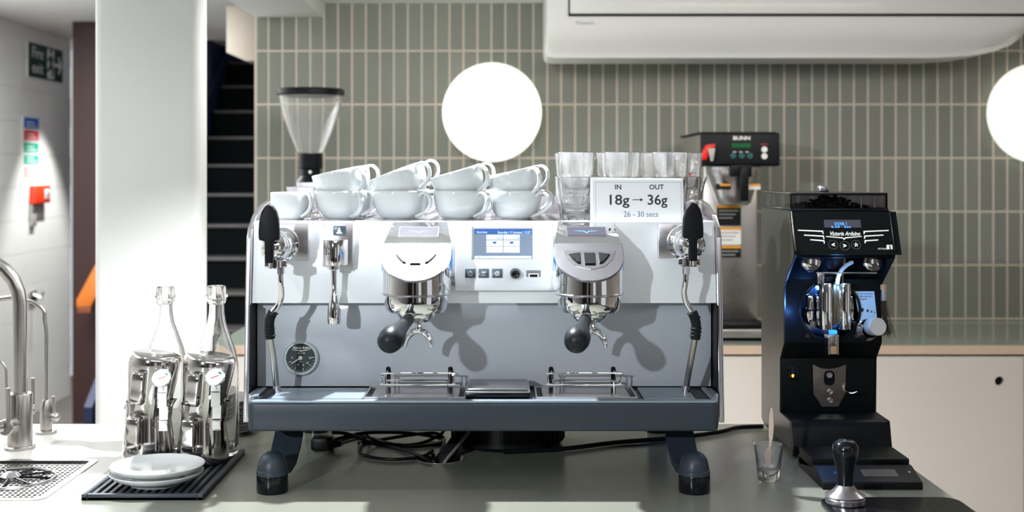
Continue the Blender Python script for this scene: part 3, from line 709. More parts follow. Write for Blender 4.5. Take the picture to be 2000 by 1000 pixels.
# wire cup rails and their slots
for gx in (-.1505, .1505):
    y = 2.27
    def wp(u, py): return (gx+u, y, Z(py, y))
    rl = make('cup_rail', MB().tube([wp(-.058,729),wp(.058,729),wp(.0635,733),wp(.0655,740),wp(.0635,747),wp(.058,751),wp(-.058,751),wp(-.0635,747),wp(-.0655,740),wp(-.0635,733)], .0016, 8, closed=True, smooth=3), chrome, em)
    make('rail_legs', MB().tube([wp(-.0545,768),wp(-.0545,750),wp(-.053,745),wp(-.048,743),wp(.048,743),wp(.053,745),wp(.0545,750),wp(.0545,768)], .0016, 8, smooth=3), chrome, rl)
    for u in (-.0575, .0575):
        make('slot', MB().prism([(a, c_) for a, c_ in rrect(gx+u-.0042, gx+u+.0042, Z(750,2.32), Z(716,2.32), .0035)], 'y', 2.3190, 2.3203), black, em)
        make('slot_hook', MB().tube([(gx+u,2.318,Z(725,2.3)),(gx+u,2.29,Z(727,2.3)),(gx+u,2.272,Z(731,2.28)),(gx+u,2.272,Z(751,2.27))], .0014, 8), chrome, rl)

# digital scale between the grates (on the tray)
sx0, sx1 = X(909,2.20), X(1036,2.20)
ds = thing('coffee_scale', 'small black digital scale with a steel platform on the machine tray', 'scale', ((sx0+sx1)/2, 2.24, 1.1645))
make('base', MB().box(sx0, sx1, 2.192, 2.298, 1.1645, 1.1745, .003), black_gloss, ds)
make('trim', MB().box(sx0+.0005, sx1-.0005, 2.1925, 2.297, 1.1735, 1.1758, .001), chrome_soft, ds)
make('platform', MB().box(sx0+.004, sx1-.004, 2.194, 2.292, 1.1768, 1.1812, .0015), mat('steel_platform',(.36,.38,.40),.22,1,rn=.08,scale=40,bump=.03), ds)

# ================================================================== CUPS, GLASSES AND CARD ON THE MACHINE
SH = 1.4668
def make_cup(R, H, fr, label, group, name='coffee_cup'):
    t = thing(name, label, 'cup', (0,0,0), group)
    out = [(0,.003),(fr-.004,.0015),(fr-.003,0),(fr,0),(fr+.001,.004)]
    for k in range(1, 11):
        u = k/10; out.append((fr+.001+(R-fr-.001)*math.sin(u*PI/2)**.72, .004+(H-.004)*(1-math.cos(u*PI/2))**.80 if u < 1 else H))
    out[-1] = (R, H-.001)
    ins = [(R-.0006,H),(R-.0025,H-.001)]
    for k in range(9, -1, -1):
        u = k/10; ins.append((max(0,(fr+(R-fr-.001)*math.sin(u*PI/2)**.72-.002)), .008+(H-.010)*(1-math.cos(u*PI/2))**.80))
    ins.append((0,.0075))
    make('bowl', MB().lathe(out+ins, 48), porcelain, t, local=True, ang=60)
    s = R/.05
    pth = [(R*.955,0,H*.84),(R*1.12,0,H*.93),(R*1.36,0,H*.90),(R*1.50,0,H*.70),(R*1.42,0,H*.45),(R*1.16,0,H*.28),(R*.84,0,H*.17)]
    make('handle', MB().tube(pth, [.0028,.0028,.0030,.0032,.0032,.0034,.0040], 12, ry=.0052*s**.5, up=(0,1,0), smooth=5), porcelain, t, local=True, ang=60)
    return t
proto = make_cup(.0500, .0575, .0245, 'x', 'white cups stacked on the machine')
GC = 'white cups stacked on the machine'
col = ('first','second','third','fourth')
ctr = [665, 779, 897, 1007]
rows = [(2.375,0),(2.482,4),(2.589,-3)]
used = False
lab_row = ('in the front row','in the middle row','in the back row')
for r, (d, jit) in enumerate(rows):
    for i, px in enumerate(ctr):
        x = X(px, 2.375)+jit*.001*(i % 2)
        rz = -math.radians((52,34,44,36)[i] - (14 if r == 1 else 22 if r == 2 else 0))
        lab = f'white cup of the lower layer, {col[i]} column from the left, {lab_row[r]}'
        if not used: o = proto; used = True; o.location = (x, d, SH); o.rotation_euler = (0,0,rz); o['label'] = lab
        else: o = dup(proto, (x, d, SH), (0,0,rz), lab)
tl = [(12,-46),(21,-28),(16,-40),(12,-52)]
for r in range(2):
    for i, px in enumerate(ctr):
        d = rows[r][0]; x = X(px, 2.375)+rows[r][1]*.001*(i % 2)
        tilt = math.radians(tl[i][0] + (3 if r else 0)); rz = math.radians(tl[i][1]+(20 if r else 0))
        q = (Matrix.Rotation(-tilt, 3, 'Y') @ Matrix.Rotation(rz, 3, 'Z')).to_euler()
        h = .033
        # rotate about the bowl centre near its foot
        off = Matrix.Rotation(-tilt, 3, 'Y') @ Vector((0,0,-.030))
        dup(proto, (x+off.x+.000, d, SH+.0575+.0105+off.z), q, f'tipped white cup of the upper layer, {col[i]} column, {("front","second")[r]} row')
sm = make_cup(.0375, .0545, .024, 'small white cup alone at the left end, behind the left steam lever', 'x', 'espresso_cup'); del sm['group']
sm.location = (X(567,2.37), 2.37, SH); sm.rotation_euler = (0,0,math.radians(-38))

def make_tumbler(R, H, rb, label, group, nf=10):
    t = thing('tumbler', label, 'glass', (0,0,0), group)
    n = nf*4
    bm = bmesh.new()
    def ring(r, z, fac):
        vs = []
        for i in range(n):
            a = 2*PI*i/n; f = 1-fac*(.5+.5*math.cos(nf*a))*.035
            vs.append(bm.verts.new((r*f*math.cos(a), r*f*math.sin(a), z)))
        return vs
    prof = [(rb*.9,0,0),(rb,.002,1),(rb*1.04,.010,1.5),(rb+(R-rb)*.35,H*.36,1.5),(rb+(R-rb)*.45,H*.44,1.0),(rb+(R-rb)*.62,H*.50,0),(R-.0006,H-.001,0),(R-.001,H,0),(R-.0022,H-.001,0),
            (rb+(R-rb)*.58-.0024,H*.50,0),(rb+(R-rb)*.35-.0034,H*.36,.8),(rb*1.0-.004,.016,.8),(rb*.6,.0115,0)]
    rs = [ring(*p_) for p_ in prof]
    for a, c_ in zip(rs, rs[1:]):
        for i in range(n): bm.faces.new((a[i],a[(i+1)%n],c_[(i+1)%n],c_[i]))
    bm.faces.new(rs[0][::-1]); bm.faces.new(rs[-1]); bmesh.ops.recalc_face_normals(bm, faces=bm.faces)
    m_ = MB(); m_.add(bm); make('vessel', m_, glass, t, local=True, ang=40); return t
GT = 'faceted tumblers stacked on the machine'
tp_ = make_tumbler(.0352, .0835, .026, 'x', GT); used = False
grid = []
for r, (d, pxs) in enumerate(((2.385,(1125,1215,1309)),(2.468,(1127,1203,1279,1346)),(2.553,(1126,1216,1308)))):
    for i, px in enumerate(pxs): grid.append((r, i, len(pxs), X(px, 2.385 if r != 1 else 2.40), d))
for lay in (0, 1):
    for r, i, n_, x, d in grid:
        zz = SH if lay == 0 else SH+.047
        jx = 0 if lay == 0 else (.0012 if i % 2 else .0006)
        row = ('front','middle','back')[r]; cc = ('first','second','third','fourth')[i]
        lab = f'{"upper" if lay else "lower"} tumbler of the {row} row, {cc} from the left, on the machine top'
        if not used: o = tp_; used = True; o.location = (x, d, zz); o['label'] = lab
        else: o = dup(tp_, (x+jx, d, zz), (0,0,random.random()), lab)
# small glasses behind the espresso cup
g2 = make_tumbler(.0300, .064, .022, 'low glass half hidden behind the small espresso cup', 'x', 8); del g2['group']; g2.location = (X(588,2.47), 2.47, SH)
g3 = dup(g2, (X(606,2.56), 2.56, SH+.003), (0,0,.3), 'low glass farther back beside the first stack of cups')
g3.scale = (1,1,1.08)

# recipe card
cd = 2.318
cr = thing('recipe_card', 'white recipe card reading 18g to 36g leaning on the glasses', 'sign', (X(1246,cd), cd, SH))
lean = math.radians(-7)
mm = Matrix.Translation((X(1246,cd), cd, SH)) @ Matrix.Rotation(lean, 4, 'X')
W2 = (1336-1157)/2*cd/F; Hc = .080
make('holder', MB().box(-W2,W2,-.001,.0008,0,Hc,.0006,1,mm), paper, cr)
make('second_sheet', MB().box(-W2-.0035,W2-.004,.001,.0022,.0005,Hc+.0026,m=mm @ Matrix.Rotation(math.radians(.9),4,'Y')), paper, cr)
def ct(s, size, px, py, m_, **k):
    x = X(px,cd)-X(1246,cd); z = (Z(py,cd)-SH)/math.cos(lean)
    v = mm @ Vector((x, -.0012, z)); return text(s, size, v, m_, cr, rot=(PI/2+lean,0,0), **k)
ct('IN', .0128, 1208, 366, ink, bold=.0002); ct('OUT', .0128, 1283, 366, ink, bold=.0002)
ct('18g', .0262, 1207.5, 391.5, ink, bold=.0003, fit=.0365); ct('36g', .0262, 1284, 391.5, ink, bold=.0003, fit=.0365)
ct('26 - 30 secs', .0148, 1252, 419, ink_blue, fit=.0635)
x0, z0 = X(1236,cd)-X(1246,cd), Z(390,cd)-SH
ar = MB().box(x0, x0+.018, -.0013,-.0010, z0-.0007, z0+.0007, m=mm).prism([(x0+.0135,z0+.0036),(x0+.0195,z0),(x0+.0135,z0-.0036),(x0+.0150,z0)], 'y', -.0013, -.0010, m=mm)
make('arrow', ar, ink, cr)
bd = MB(); u0, u1, v0, v1 = X(1163.5,cd)-X(1246,cd), X(1331.5,cd)-X(1246,cd), .0015, Z(356,cd)-SH
for a in ((u0,u1,v1,v1+.0004),(u0,u0+.0004,v0,v1),(u1-.0004,u1,v0,v1)): bd.box(a[0],a[1],-.0013,-.0010,a[2],a[3],m=mm)
make('printed_border', bd, ink_blue, cr)
# metal spoon handle standing behind the right lever
q = [P(1366,425,2.50), P(1366,392,2.50), P(1371,372,2.50), P(1377,350,2.50), P(1380,346,2.5), P(1379,352,2.495)]
o = make('bar_spoon', MB().tube(q, [.004,.0035,.003,.0022,.0022,.0015], 10, smooth=4).sphere((q[0].x,q[0].y,SH+.010),.010,(1,1,1)), chrome, loc=(q[0].x,2.50,SH))
tag(o, 'thin metal spoon handle standing beside the last tumblers on the machine', 'spoon')

# ================================================================== CABLES AND PUMP UNDER THE MACHINE
def cable(pts, r, label, name='cable', m_=None, cat='cable'):
    v = [P(px,py,d) for px,py,d in pts]
    for q in v: q.z = max(q.z, CT+r+.0005) if q.z > CT-.02 and (q.x+.118)**2+(q.y-2.452)**2 > .043**2 else q.z
    o = make(name, MB().tube(v, r, 8, smooth=8), m_ or black, loc=(v[0].x, v[0].y, CT)); return tag(o, label, cat)
def on(px, py): 
    return (px, py, (CAMZ-CT-.004)*F/(py-VY))
cable([(648,845,2.48),(680,848,2.5),on(735,868),on(790,880),on(838,900),(846,912,2.44),(848,930,2.45)], .0036, 'black cable sweeping from the left leg into the counter hole')
cable([on(625,866),(668,855,2.55),(720,845,2.58),(800,846,2.62),on(862,858),on(862,880),(852,899,2.45),(850,930,2.45)], .0036, 'black cable arching over the others behind the left leg')
cable([on(700,866),(740,860,2.6),(800,850,2.6),(850,846,2.62),on(868,860),on(850,868),on(790,872),on(730,858),(716,848,2.55)], .0034, 'coiled black cable under the left group')
cable([on(640,872),on(700,852),(770,868,2.55),on(820,866),(858,850,2.6),(868,838,2.6)], .0034, 'black cable loop crossing the middle of the tangle')
cable([on(705,868),on(706,888),on(760,897),on(820,893),on(845,880)], .0034, 'low black cable lying on the counter in front of the tangle')
pl = P(612,862,2.52); o = thing('power_plug', 'black plug block lying behind the left leg of the machine', 'plug', (pl.x,pl.y,CT))
make('plug_body', MB().box(pl.x-.004,pl.x+.042,pl.y-.015,pl.y+.02,CT+.001,CT+.028,.006), black, o); make('plug_collar', MB().cyl((pl.x+.040,pl.y,CT+.014),(pl.x+.056,pl.y,CT+.013),.008,.005), black_matt, o)
cable([on(985,884),on(1100,878),on(1200,866),on(1300,858),on(1400,846),on(1440,836.5),(1490,834,2.735)], .0048, 'long black cable running right along the back of the counter')
hv = [P(905,842,2.52), P(884,872,2.47), P(866,900,2.452), P(858,930,2.45)]
ho = thing('waste_hose', 'black corrugated waste hose going down into the counter hole', 'hose', (hv[2].x,hv[2].y,CT))
hm = MB().tube(hv, .012, 14, smooth=6)
for k in range(26):
    u = k/26; q = hv[0].lerp(hv[1], u*2) if u < .5 else hv[1].lerp(hv[2], u*2-1)
    dd_ = (hv[1]-hv[0]).normalized(); hm.cyl(q-dd_*.0009, q+dd_*.0009, .0134, n=14)
make('hose_wall', hm, black_matt, ho)
bh = [P(917,842,2.49), P(893,872,2.45), P(868,904,2.428), P(862,930,2.43)]
tag(make('braided_hose', MB().tube(bh, .0034, 10, smooth=6), mat('steel_braid',(.45,.43,.42),.4,1,noise=.5,scale=900,bump=.8), loc=(bh[2].x,bh[2].y,CT)), 'thin braided steel hose running into the counter hole', 'hose')
pc = Vector(((992-VX)*2.60/F, 2.60, CT))
po = thing('water_pump', 'black ribbed round housing under the middle of the machine', 'pump', pc)
make('housing', MB().lathe([(0,.002),(.108,.002),(.116,.010),(.116,.050),(.112,.056),(.116,.060),(.116,.092),(.10,.108),(0,.108)], 48, Matrix.Translation(pc)), black, po)
rb_ = MB()
for k in range(48):
    a = 2*PI*k/48; rb_.box(-.001,.001,.114,.118,.012,.090, m=Matrix.Translation(pc) @ Matrix.Rotation(a,4,'Z'))
make('ribs', rb_, black, po, kind='stuff')
make('grommet', MB().lathe([(.0455,-.0345),(.0455,-.001),(.0455,.0006),(.0485,.0012),(.0487,.0003),(.0462,-.0002),(.0462,-.0345)], 40, Matrix.Translation((-.118,2.452,CT))), counter_m, fc)

# stack of grey saucers at left behind the machine
for k in range(6):
    c = Vector((X(474,2.70)-.028, 2.70, CT+.0005+k*.0125))
    o = make('grey_saucer', MB().lathe([(0,.002),(.030,0),(.034,0),(.060,.009),(.066,.0115),(.066,.013),(.055,.0095),(.030,.004),(0,.004)], 40, Matrix.Translation(c)), mat('grey_stoneware',(.30,.31,.31),.4,noise=.05), loc=c)
    tag(o, ('bottom','second','third','fourth','fifth','top')[k]+' grey saucer of the stack left of the machine side panel', 'saucer', 'grey saucers stacked left of the machine')
bx = P(470, 700, 6.1)
o = make('storage_box', MB().box(X(461,5.7),X(500,5.7),5.7,5.95,.0,Z(652,5.7),.01), paint_beige, loc=(X(480,5.7),5.8,0)); tag(o, 'cream cabinet standing at the foot of the dark stairs', 'cabinet')

# ================================================================== LEFT: MAT, PLATES, PITCHERS, BOTTLES
mx0, mx1, my0, my1 = -.714, -.507, 2.135, 2.488
bm_ = thing('bar_mat', 'black ribbed rubber bar mat under the pitchers and plates', 'mat', ((mx0+mx1)/2, 2.31, CT))
make('mat_base', MB().box(mx0,mx1,my0,my1,CT,CT+.006,.001,1), black_matt, bm_)
rub = mat('slate_rubber', (.035,.045,.06), .42, noise=.1, scale=60)
for a in ((mx0,mx0+.010,my0,my1),(mx1-.010,mx1,my0,my1),(mx0+.010,mx1-.010,my0,my0+.010),(mx0+.010,mx1-.010,my1-.010,my1)):
    make('rim', MB().box(*a, CT, CT+.0108, .0012), rub, bm_)
for k in range(13):
    x = mx0+.0135+k*.01405
    make('rib', MB().box(x, x+.0078, my0+.0105, my1-.0105, CT+.005, CT+.0098, .001, 1), rub, bm_)
def plate(z, label, dx=0):
    c = Vector((X(307,2.215)+dx, 2.215, z))
    t = make('saucer', MB().lathe([(0,.0035),(.040,.003),(.0425,0),(.0465,0),(.049,.004),(.064,.0085),(.076,.0145),(.0810,.0195),(.0818,.0212),(.0808,.0222),(.0740,.0185),(.060,.0125),(.044,.0088),(0,.0085)], 64, Matrix.Translation(c)), porcelain, loc=c, ang=50)
    return tag(t, label, 'saucer', 'white saucers on the bar mat')
plate(CT+.0100, 'lower white saucer of the pair on the bar mat', -.001); plate(CT+.0225, 'upper white saucer of the pair on the bar mat', .001)

def strap_handle(b_, R, zb, zt, a):
    pts = [(R*.98,0,zt),(R+.014,0,zt+.002),(R+.021,0,zt-.006),(R+.0215,0,(zb+zt)/2),(R+.022,0,zb+.006),(R+.016,0,zb-.001),(R*1.06,0,zb)]
    return b_.tube(pts, .0010, 8, ry=.0105, up=(0,1,0), smooth=4, m=Matrix.Rotation(a,4,'Z'))
def make_pitcher(label, group):
    t = thing('milk_pitcher', label, 'pitcher', (0,0,0), group)
    H = .112
    out = [(0,0),(.042,0),(.046,.002),(.0485,.008),(.049,.018),(.0465,.045),(.0425,.075),(.0410,.100),(.0420,H)]
    ins = [(r-.0010,z) for r, z in out[:1:-1]]+[(.044,.0025),(0,.0022)]
    bm = MB().lathe(out+ins, 56)
    for v in bm.bm.verts:      # poured lip pulled out at the back
        if v.co.z > .09:
            a = math.atan2(v.co.y, v.co.x)-math.radians(100); k = max(0, math.cos(a))**12*(v.co.z-.09)/.022
            v.co.x += math.cos(math.radians(100))*.014*k; v.co.y += math.sin(math.radians(100))*.014*k; v.co.z += .004*k
    make('jug', bm, polished, t, local=True, ang=50)
    make('handle', strap_handle(MB(), .0425, .030, .088, 0), polished, t, local=True, ang=50)
    return t
MT = CT+.0100
polished = mat('polished_steel', (.66,.64,.63), .09, 1, rn=.04, scale=15)
pA = make_pitcher('upright steel milk pitcher on the mat behind the saucers, left pair', 'steel milk pitchers on the bar mat')
pc_ = Vector((X(290,2.405), 2.405, MT)); pA.location = pc_; pA.rotation_euler = (0,0,math.radians(-103))
p2 = Vector((X(397,2.385), 2.385, MT))
pB = dup(pA, p2, (0,0,math.radians(-104)), 'upright steel milk pitcher on the mat behind the saucers, right pair')
for c, l_, rr in ((pc_,'left',-101),(p2,'right',-102)):
    q = (Matrix.Rotation(math.radians(7), 3, 'Y') @ Matrix.Rotation(PI, 3, 'X') @ Matrix.Rotation(math.radians(-rr), 3, 'Z')).to_euler()
    dup(pA, (c.x+.014, c.y, MT+.202), q, f'upturned steel milk pitcher stuck in the {l_} upright one')
def thermometer(c, label, px, py, by):
    d = c.y-.062; p = P(px, py, d)
    t = thing('milk_thermometer', label, 'thermometer', (p.x, d, p.z), 'clip-on milk thermometers')
    ax = Vector((0,-.75,.55)).normalized()
    make('dial_case', MB().axis([(0,-.004),(.0165,-.004),(.0185,-.001),(.0188,.002),(.0172,.0035),(.0165,.002)], p, ax, 36), chrome, t)
    dl = make('dial', MB().axis([(.0168,.0015),(.0168,.0022),(0,.0022)], p, ax, 36), paper, t)
    sd = Vector((1,0,0)); upv = ax.cross(sd)*-1
    def on_(u, v, o_=.0025): return p+ax*o_+sd*u+(-upv if upv.z < 0 else upv)*v
    make('needle', MB().cyl(on_(-.007,-.003), on_(.007,.003), .0007, n=6), red_pl, dl)
    make('green_mark', MB().cyl(on_(.006,.009), on_(.011,.006), .0016, n=6), g_lab, dl)
    make('probe', MB().cyl(p-ax*.003, (p.x+.003, d+.004, p.z-.024), .0022, n=10), chrome, t)
    zz = p.z-.022
    cl = MB()
    for k, (dy, h0, h1) in enumerate(((-.002,-.006,.014),(-.006,-.032,-.006),(.001,-.058,-.032),(-.005,-.075,-.058))):
        cl.box(p.x-.0085+.001*k, p.x+.0090+.0005*k, d+dy+.004, d+dy+.006, zz+h0, zz+h1, .0005, 1)
        cl.box(p.x-.0085+.001*k, p.x+.0090+.0005*k, d-.003, d+.0055, zz+h0-.0008, zz+h0+.0008, .0003, 1)
    cl.cyl((p.x+.003,d-.004,zz-.065),(p.x+.003,d+.003,zz-.065),.007,n=6)
    make('clip', cl, chrome, t)
thermometer(pc_, 'round dial milk thermometer clipped to the left pitcher pair', 316, 739, 844)
thermometer(p2, 'round dial milk thermometer clipped to the right pitcher pair', 420, 737, 844)

def make_bottle(label):
    t = thing('glass_bottle', label, 'bottle', (0,0,0), 'clear swing-top bottles on the bar mat')
    o_ = [(0,.004),(.036,.001),(.041,.003),(.043,.010),(.0430,.150),(.0420,.172),(.0365,.200),(.0265,.228),(.0180,.252),(.0148,.272),(.0142,.288),(.0165,.290),(.0185,.294),(.0185,.318),(.0170,.3235),(.0125,.3240)]
    i_ = [(.0112,.322),(.0112,.290),(.0118,.272),(.0150,.252),(.0235,.228),(.0335,.200),(.0390,.172),(.0400,.150),(.0400,.014),(.034,.008),(0,.010)]
    make('vessel', MB().lathe(o_+i_, 48), glass, t, local=True, ang=50)
    lug = MB()
    for s_ in (-1, 1): lug.sphere((s_*.0182,0,.304), .004, (1,1,1), 12)
    make('lug', lug, glass, t, local=True)
    make('neck_band', MB().lathe([(.0184,.2955),(.0195,.297),(.0184,.2985)], 32), glass, t, local=True)
    return t
b1 = make_bottle('clear glass bottle standing behind the left pitchers'); b1.location = (X(323,2.46)-.001, 2.53, MT-.01+.0003)
b1.location.x = X(323,2.535); b1.location.y = 2.535; b1.scale = (1,1,1.015)
b2 = dup(b1, (X(423,2.44), 2.44, MT), (0,0,.4), 'clear glass bottle standing at the right, nearest the machine')

# ================================================================== TAPS AND RINSER
def tap_lever(b_, base, stick_top, r=.0045):
    return b_
t1 = thing('mixer_tap', 'large brushed steel swan-neck tap beside the glass rinser', 'tap', (X(39,2.54), 2.54, CT))
tx, ty = X(39,2.54), 2.54
make('base_flange', MB().lathe([(0,0),(.030,0),(.030,.005),(.027,.007),(0,.007)], 40, Matrix.Translation((tx,ty,CT))), steel, t1)
make('tap_body', MB().lathe([(0,.006),(.0245,.006),(.0245,.110),(.0235,.112),(0,.112)], 40, Matrix.Translation((tx,ty,CT))), steel, t1)
R_ = .100; zt = CT+.295
arc = [(tx,ty,CT+.112),(tx,ty,CT+.20),(tx,ty,zt)]+[(tx-R_+R_*math.cos(a),ty,zt+R_*.92*math.sin(a)) for a in [math.radians(15*k) for k in range(1,13)]]+[(tx-2*R_,ty,zt-.05)]
make('spout_pipe', MB().tube(arc, .0145, 20), steel, t1)
jx = X(16,2.50)
make('valve', MB().cyl((tx-.006,ty-.015,Z(829,2.53)),(tx-.010,ty-.052,Z(835,2.49)),.0165,bev=.002,n=28).cyl((tx-.014,ty-.048,Z(833,2.49)),(tx-.034,ty-.060,Z(834,2.49)),.0115,bev=.002), steel, t1)
make('lever_stick', MB().cyl((X(16,2.48),2.48,Z(832,2.48)),(X(16,2.48),2.48,Z(758,2.48)),.0042), steel, t1)
make('lever_stick', MB().cyl((X(62.5,2.56),2.565,Z(800,2.56)),(X(62.5,2.56),2.565,Z(739,2.56)),.0042).cyl((X(50,2.56),2.56,Z(800,2.56)),(X(66,2.56),2.565,Z(800,2.56)),.010), steel, t1)
t2 = thing('filter_tap', 'slim brushed steel arched tap behind the large one', 'tap', (X(90,2.69), 2.69, CT))
tx, ty = X(90,2.69), 2.69
make('base_flange', MB().lathe([(0,0),(.0225,0),(.0225,.005),(.020,.007),(0,.007)], 36, Matrix.Translation((tx,ty,CT))), steel, t2)
make('tap_body', MB().lathe([(0,.006),(.0125,.006),(.0125,.050),(.0095,.066),(.0072,.071),(0,.071)], 32, Matrix.Translation((tx,ty,CT))), steel, t2)
zt = CT+.245; R_ = .073
arc = [(tx,ty,CT+.07),(tx,ty,CT+.16),(tx,ty,zt-.03),(tx-.004,ty,zt)]+[(tx-R_+R_*math.cos(a),ty,zt+R_*.62*math.sin(a)) for a in [math.radians(20*k) for k in range(1,10)]]+[(tx-2*R_,ty,zt-.04)]
make('spout_pipe', MB().tube(arc, .0050, 16, smooth=3), steel, t2)
make('valve', MB().sphere((tx+.019,ty,Z(815,2.69)),.0105,(1,1,1),20).cyl((tx,ty,Z(815,2.69)),(tx+.018,ty,Z(815,2.69)),.006), steel, t2)
make('lever_stick', MB().cyl((tx+.0155,ty,Z(812,2.69)),(tx+.0155,ty,Z(774,2.69)),.0036), steel, t2)
t3 = thing('soap_tap', 'thin arched tap at the left edge of the counter', 'tap', (X(6,2.72), 2.72, CT))
tx, ty = X(12,2.72), 2.72
make('spout_pipe', MB().tube([(tx,ty,CT+.004),(tx,ty,Z(740,2.72)),(tx-.004,ty,Z(715,2.72)),(tx-.02,ty,Z(703,2.72)),(tx-.05,ty,Z(700,2.72)),(tx-.08,ty,Z(712,2.72))], .0035, 12, smooth=5), steel, t3)
make('base_flange', MB().lathe([(0,0),(.016,0),(.016,.005),(0,.007)], 28, Matrix.Translation((tx,ty,CT))), steel, t3)
# drainer with rinser
gr_ = thing('glass_rinser', 'perforated steel drip tray with a round glass rinser set into the worktop', 'rinser', ((SX0+SX1)/2, 2.29, CT))
def frame(x0,x1,y0,y1,w_,z0,z1,r):
    return slab_with_holes(rrect(x0,x1,y0,y1,r), [rrect(x0+w_,x1-w_,y0+w_,y1-w_,max(.002,r-w_*.6))], z0, z1)
make('rim', frame(SX0,SX1,SY0,SY1,.014,CT+.0003,CT+.0018,.02), steel_h, gr_)
make('well', MB().box(SX0+.014,SX1-.014,SY0+.014,SY1-.014,CT-.030,CT-.028).box(SX0+.012,SX0+.014,SY0+.014,SY1-.014,CT-.03,CT+.001).box(SX1-.014,SX1-.012,SY0+.014,SY1-.014,CT-.03,CT+.001).box(SX0+.014,SX1-.014,SY0+.012,SY0+.014,CT-.03,CT+.001).box(SX0+.014,SX1-.014,SY1-.014,SY1-.012,CT-.03,CT+.001), mat('dark_steel_well',(.10,.11,.13),.25,1,rn=.05), gr_)
cxr, cyr = X(22,2.30), 2.297
gm = MB(); zb, zt_ = CT-.0045, CT-.003
nxb, nyb = 62, 20
px0, px1, py0, py1 = SX0+.018, SX1-.018, SY0+.0155, SY1-.0155
for j in range(nyb+1):
    y = py0+(py1-py0)*j/nyb
    gm.box(px0, px1, y-.0022, y+.0022, zb, zt_)
for i in range(nxb+1):
    x = px0+(px1-px0)*i/nxb
    if i % 1 == 0: gm.box(x-.0016, x+.0016, py0, py1, zb-.0005, zt_-.0003)
make('perforated_plate', gm, steel_h, gr_)
make('rinser_bowl', MB().lathe([(.078,0),(.080,.004),(.078,.006),(.0745,.005),(.072,-.003),(.040,-.006),(0,-.007)], 56, Matrix.Translation((cxr,cyr,CT-.007))), black_gloss, gr_)
make('rinser_ring', MB().lathe([(.0755,.004),(.0775,.0075),(.0795,.0075),(.0815,.003),(.079,.002)], 56, Matrix.Translation((cxr,cyr,CT-.0065)), closed=True), chrome_soft, gr_)
for k in range(9):
    a = 2*PI*k/9
    make('spoke', MB().cyl((cxr+.014*math.cos(a),cyr+.014*math.sin(a),CT+.001),(cxr+.074*math.cos(a),cyr+.074*math.sin(a),CT-.001),.0022,n=8), black_gloss, gr_)
make('spray_head', MB().lathe([(.018,-.004),(.018,.003),(.013,.008),(.006,.011),(0,.0115)], 24, Matrix.Translation((cxr,cyr,CT))), chrome, gr_)

# ================================================================== BACK GRINDER AND BREWER
GY = 4.36
gx = X(607,GY)
bg = thing('coffee_grinder', 'black coffee grinder with a tall clear conical hopper against the green tiles', 'grinder', (gx, GY, CT))
T = Matrix.Translation((gx, GY, 0))
zz = lambda py: Z(py, GY)
hp_ = [(.0455,zz(298)),(.052,zz(290)),(.078,zz(255)),(.101,zz(215)),(.112,zz(184))]
make('hopper', MB().lathe(hp_+[(r-.004,z) for r, z in hp_[::-1]], 48, T, closed=True), mat('clear_hopper',(1,1,1),.03,trans=.93,ior=1.3,rn=.02), bg)
make('hopper_lid', MB().lathe([(0,zz(174)),(.112,zz(174)),(.1165,zz(177)),(.1165,zz(185)),(.108,zz(188)),(.0,zz(188))], 48, T), black, bg)
make('hopper_collar', MB().lathe([(0,zz(300)),(.041,zz(300)),(.041,zz(328)),(.034,zz(331)),(.034,zz(345)),(.0,zz(345))], 36, T), black, bg)
make('body', MB().lathe([(0,zz(342)),(.036,zz(344)),(.052,zz(355)),(.062,zz(372)),(.066,zz(400)),(.066,1.16),(.08,1.12),(.08,CT+.03),(0,CT+.03)], 36, T), black, bg)
make('base', MB().box(gx-.095,gx+.095,GY-.16,GY+.12,CT,CT+.032,.008), black, bg)
make('spout', MB().box(gx-.03,gx+.03,GY-.12,GY-.05,1.20,1.26,.008), black, bg)
make('adjust_screw', MB().cyl((gx+.004,GY-.034,zz(336)),(gx+.004,GY-.042,zz(336)),.006), chrome, bg)

BY = 4.12
bw = thing('coffee_brewer', 'stainless filter coffee brewer with a black control head on the back worktop', 'coffee brewer', (X(1430,BY), 4.35, CT))
bx0, bx1 = X(1372,BY), X(1521,BY); hz0, hz1 = Z(323,BY), Z(259,BY)
make('body', MB().box(X(1376,4.25), X(1482,4.25), 4.27, 4.62, CT+.055, hz0+.01, .006), steel_h, bw)
make('tank_housing', MB().box(bx0+.002, bx1-.004, BY+.04, 4.62, hz0+.008, hz1-.004, .004), steel_h, bw)
hd = make('control_head', MB().prism([(BY+.05,hz0-.004),(BY+.002,hz0),(BY,hz0+.006),(BY+.006,hz1-.004),(BY+.012,hz1),(BY+.05,hz1)], 'x', bx0, bx1+.004, .002), black, bw)
make('head_lid', MB().box(bx0-.002, bx1+.002, BY+.045, 4.625, hz1-.003, hz1+.004, .002), black, bw)
text('BUNN', .017, (X(1449,BY), BY+.003, Z(270,BY)), print_w, hd, bold=.0006, fit=.056)
make('display', MB().box(X(1430,BY), X(1466,BY), BY-.001, BY+.006, Z(289,BY), Z(280,BY)), green_dim, hd)
for px in (1432, 1449, 1465): make('brew_button', MB().axis([(.0095,0),(.0095,.003),(0,.003)], (X(px,BY), BY+.003, Z(304,BY)), (0,-1,0), 20), mat('teal_button',(.01,.10,.09),.4,noise=.05), hd)
for py in (292, 305): make('status_button', MB().axis([(.0098,0),(.0098,.003),(0,.003)], (X(1493,BY), BY+.002, Z(py,BY)), (0,-1,0), 20), print_w, hd)
text('READY', .009, (X(1493,BY), BY+.003, Z(282,BY)), redl, hd, fit=.022)
for px in (1435, 1447, 1459): make('print_mark', MB().box(X(px-3,BY),X(px+3,BY),BY-.0005,BY+.003,Z(297.5,BY),Z(296,BY)), print_w, hd)
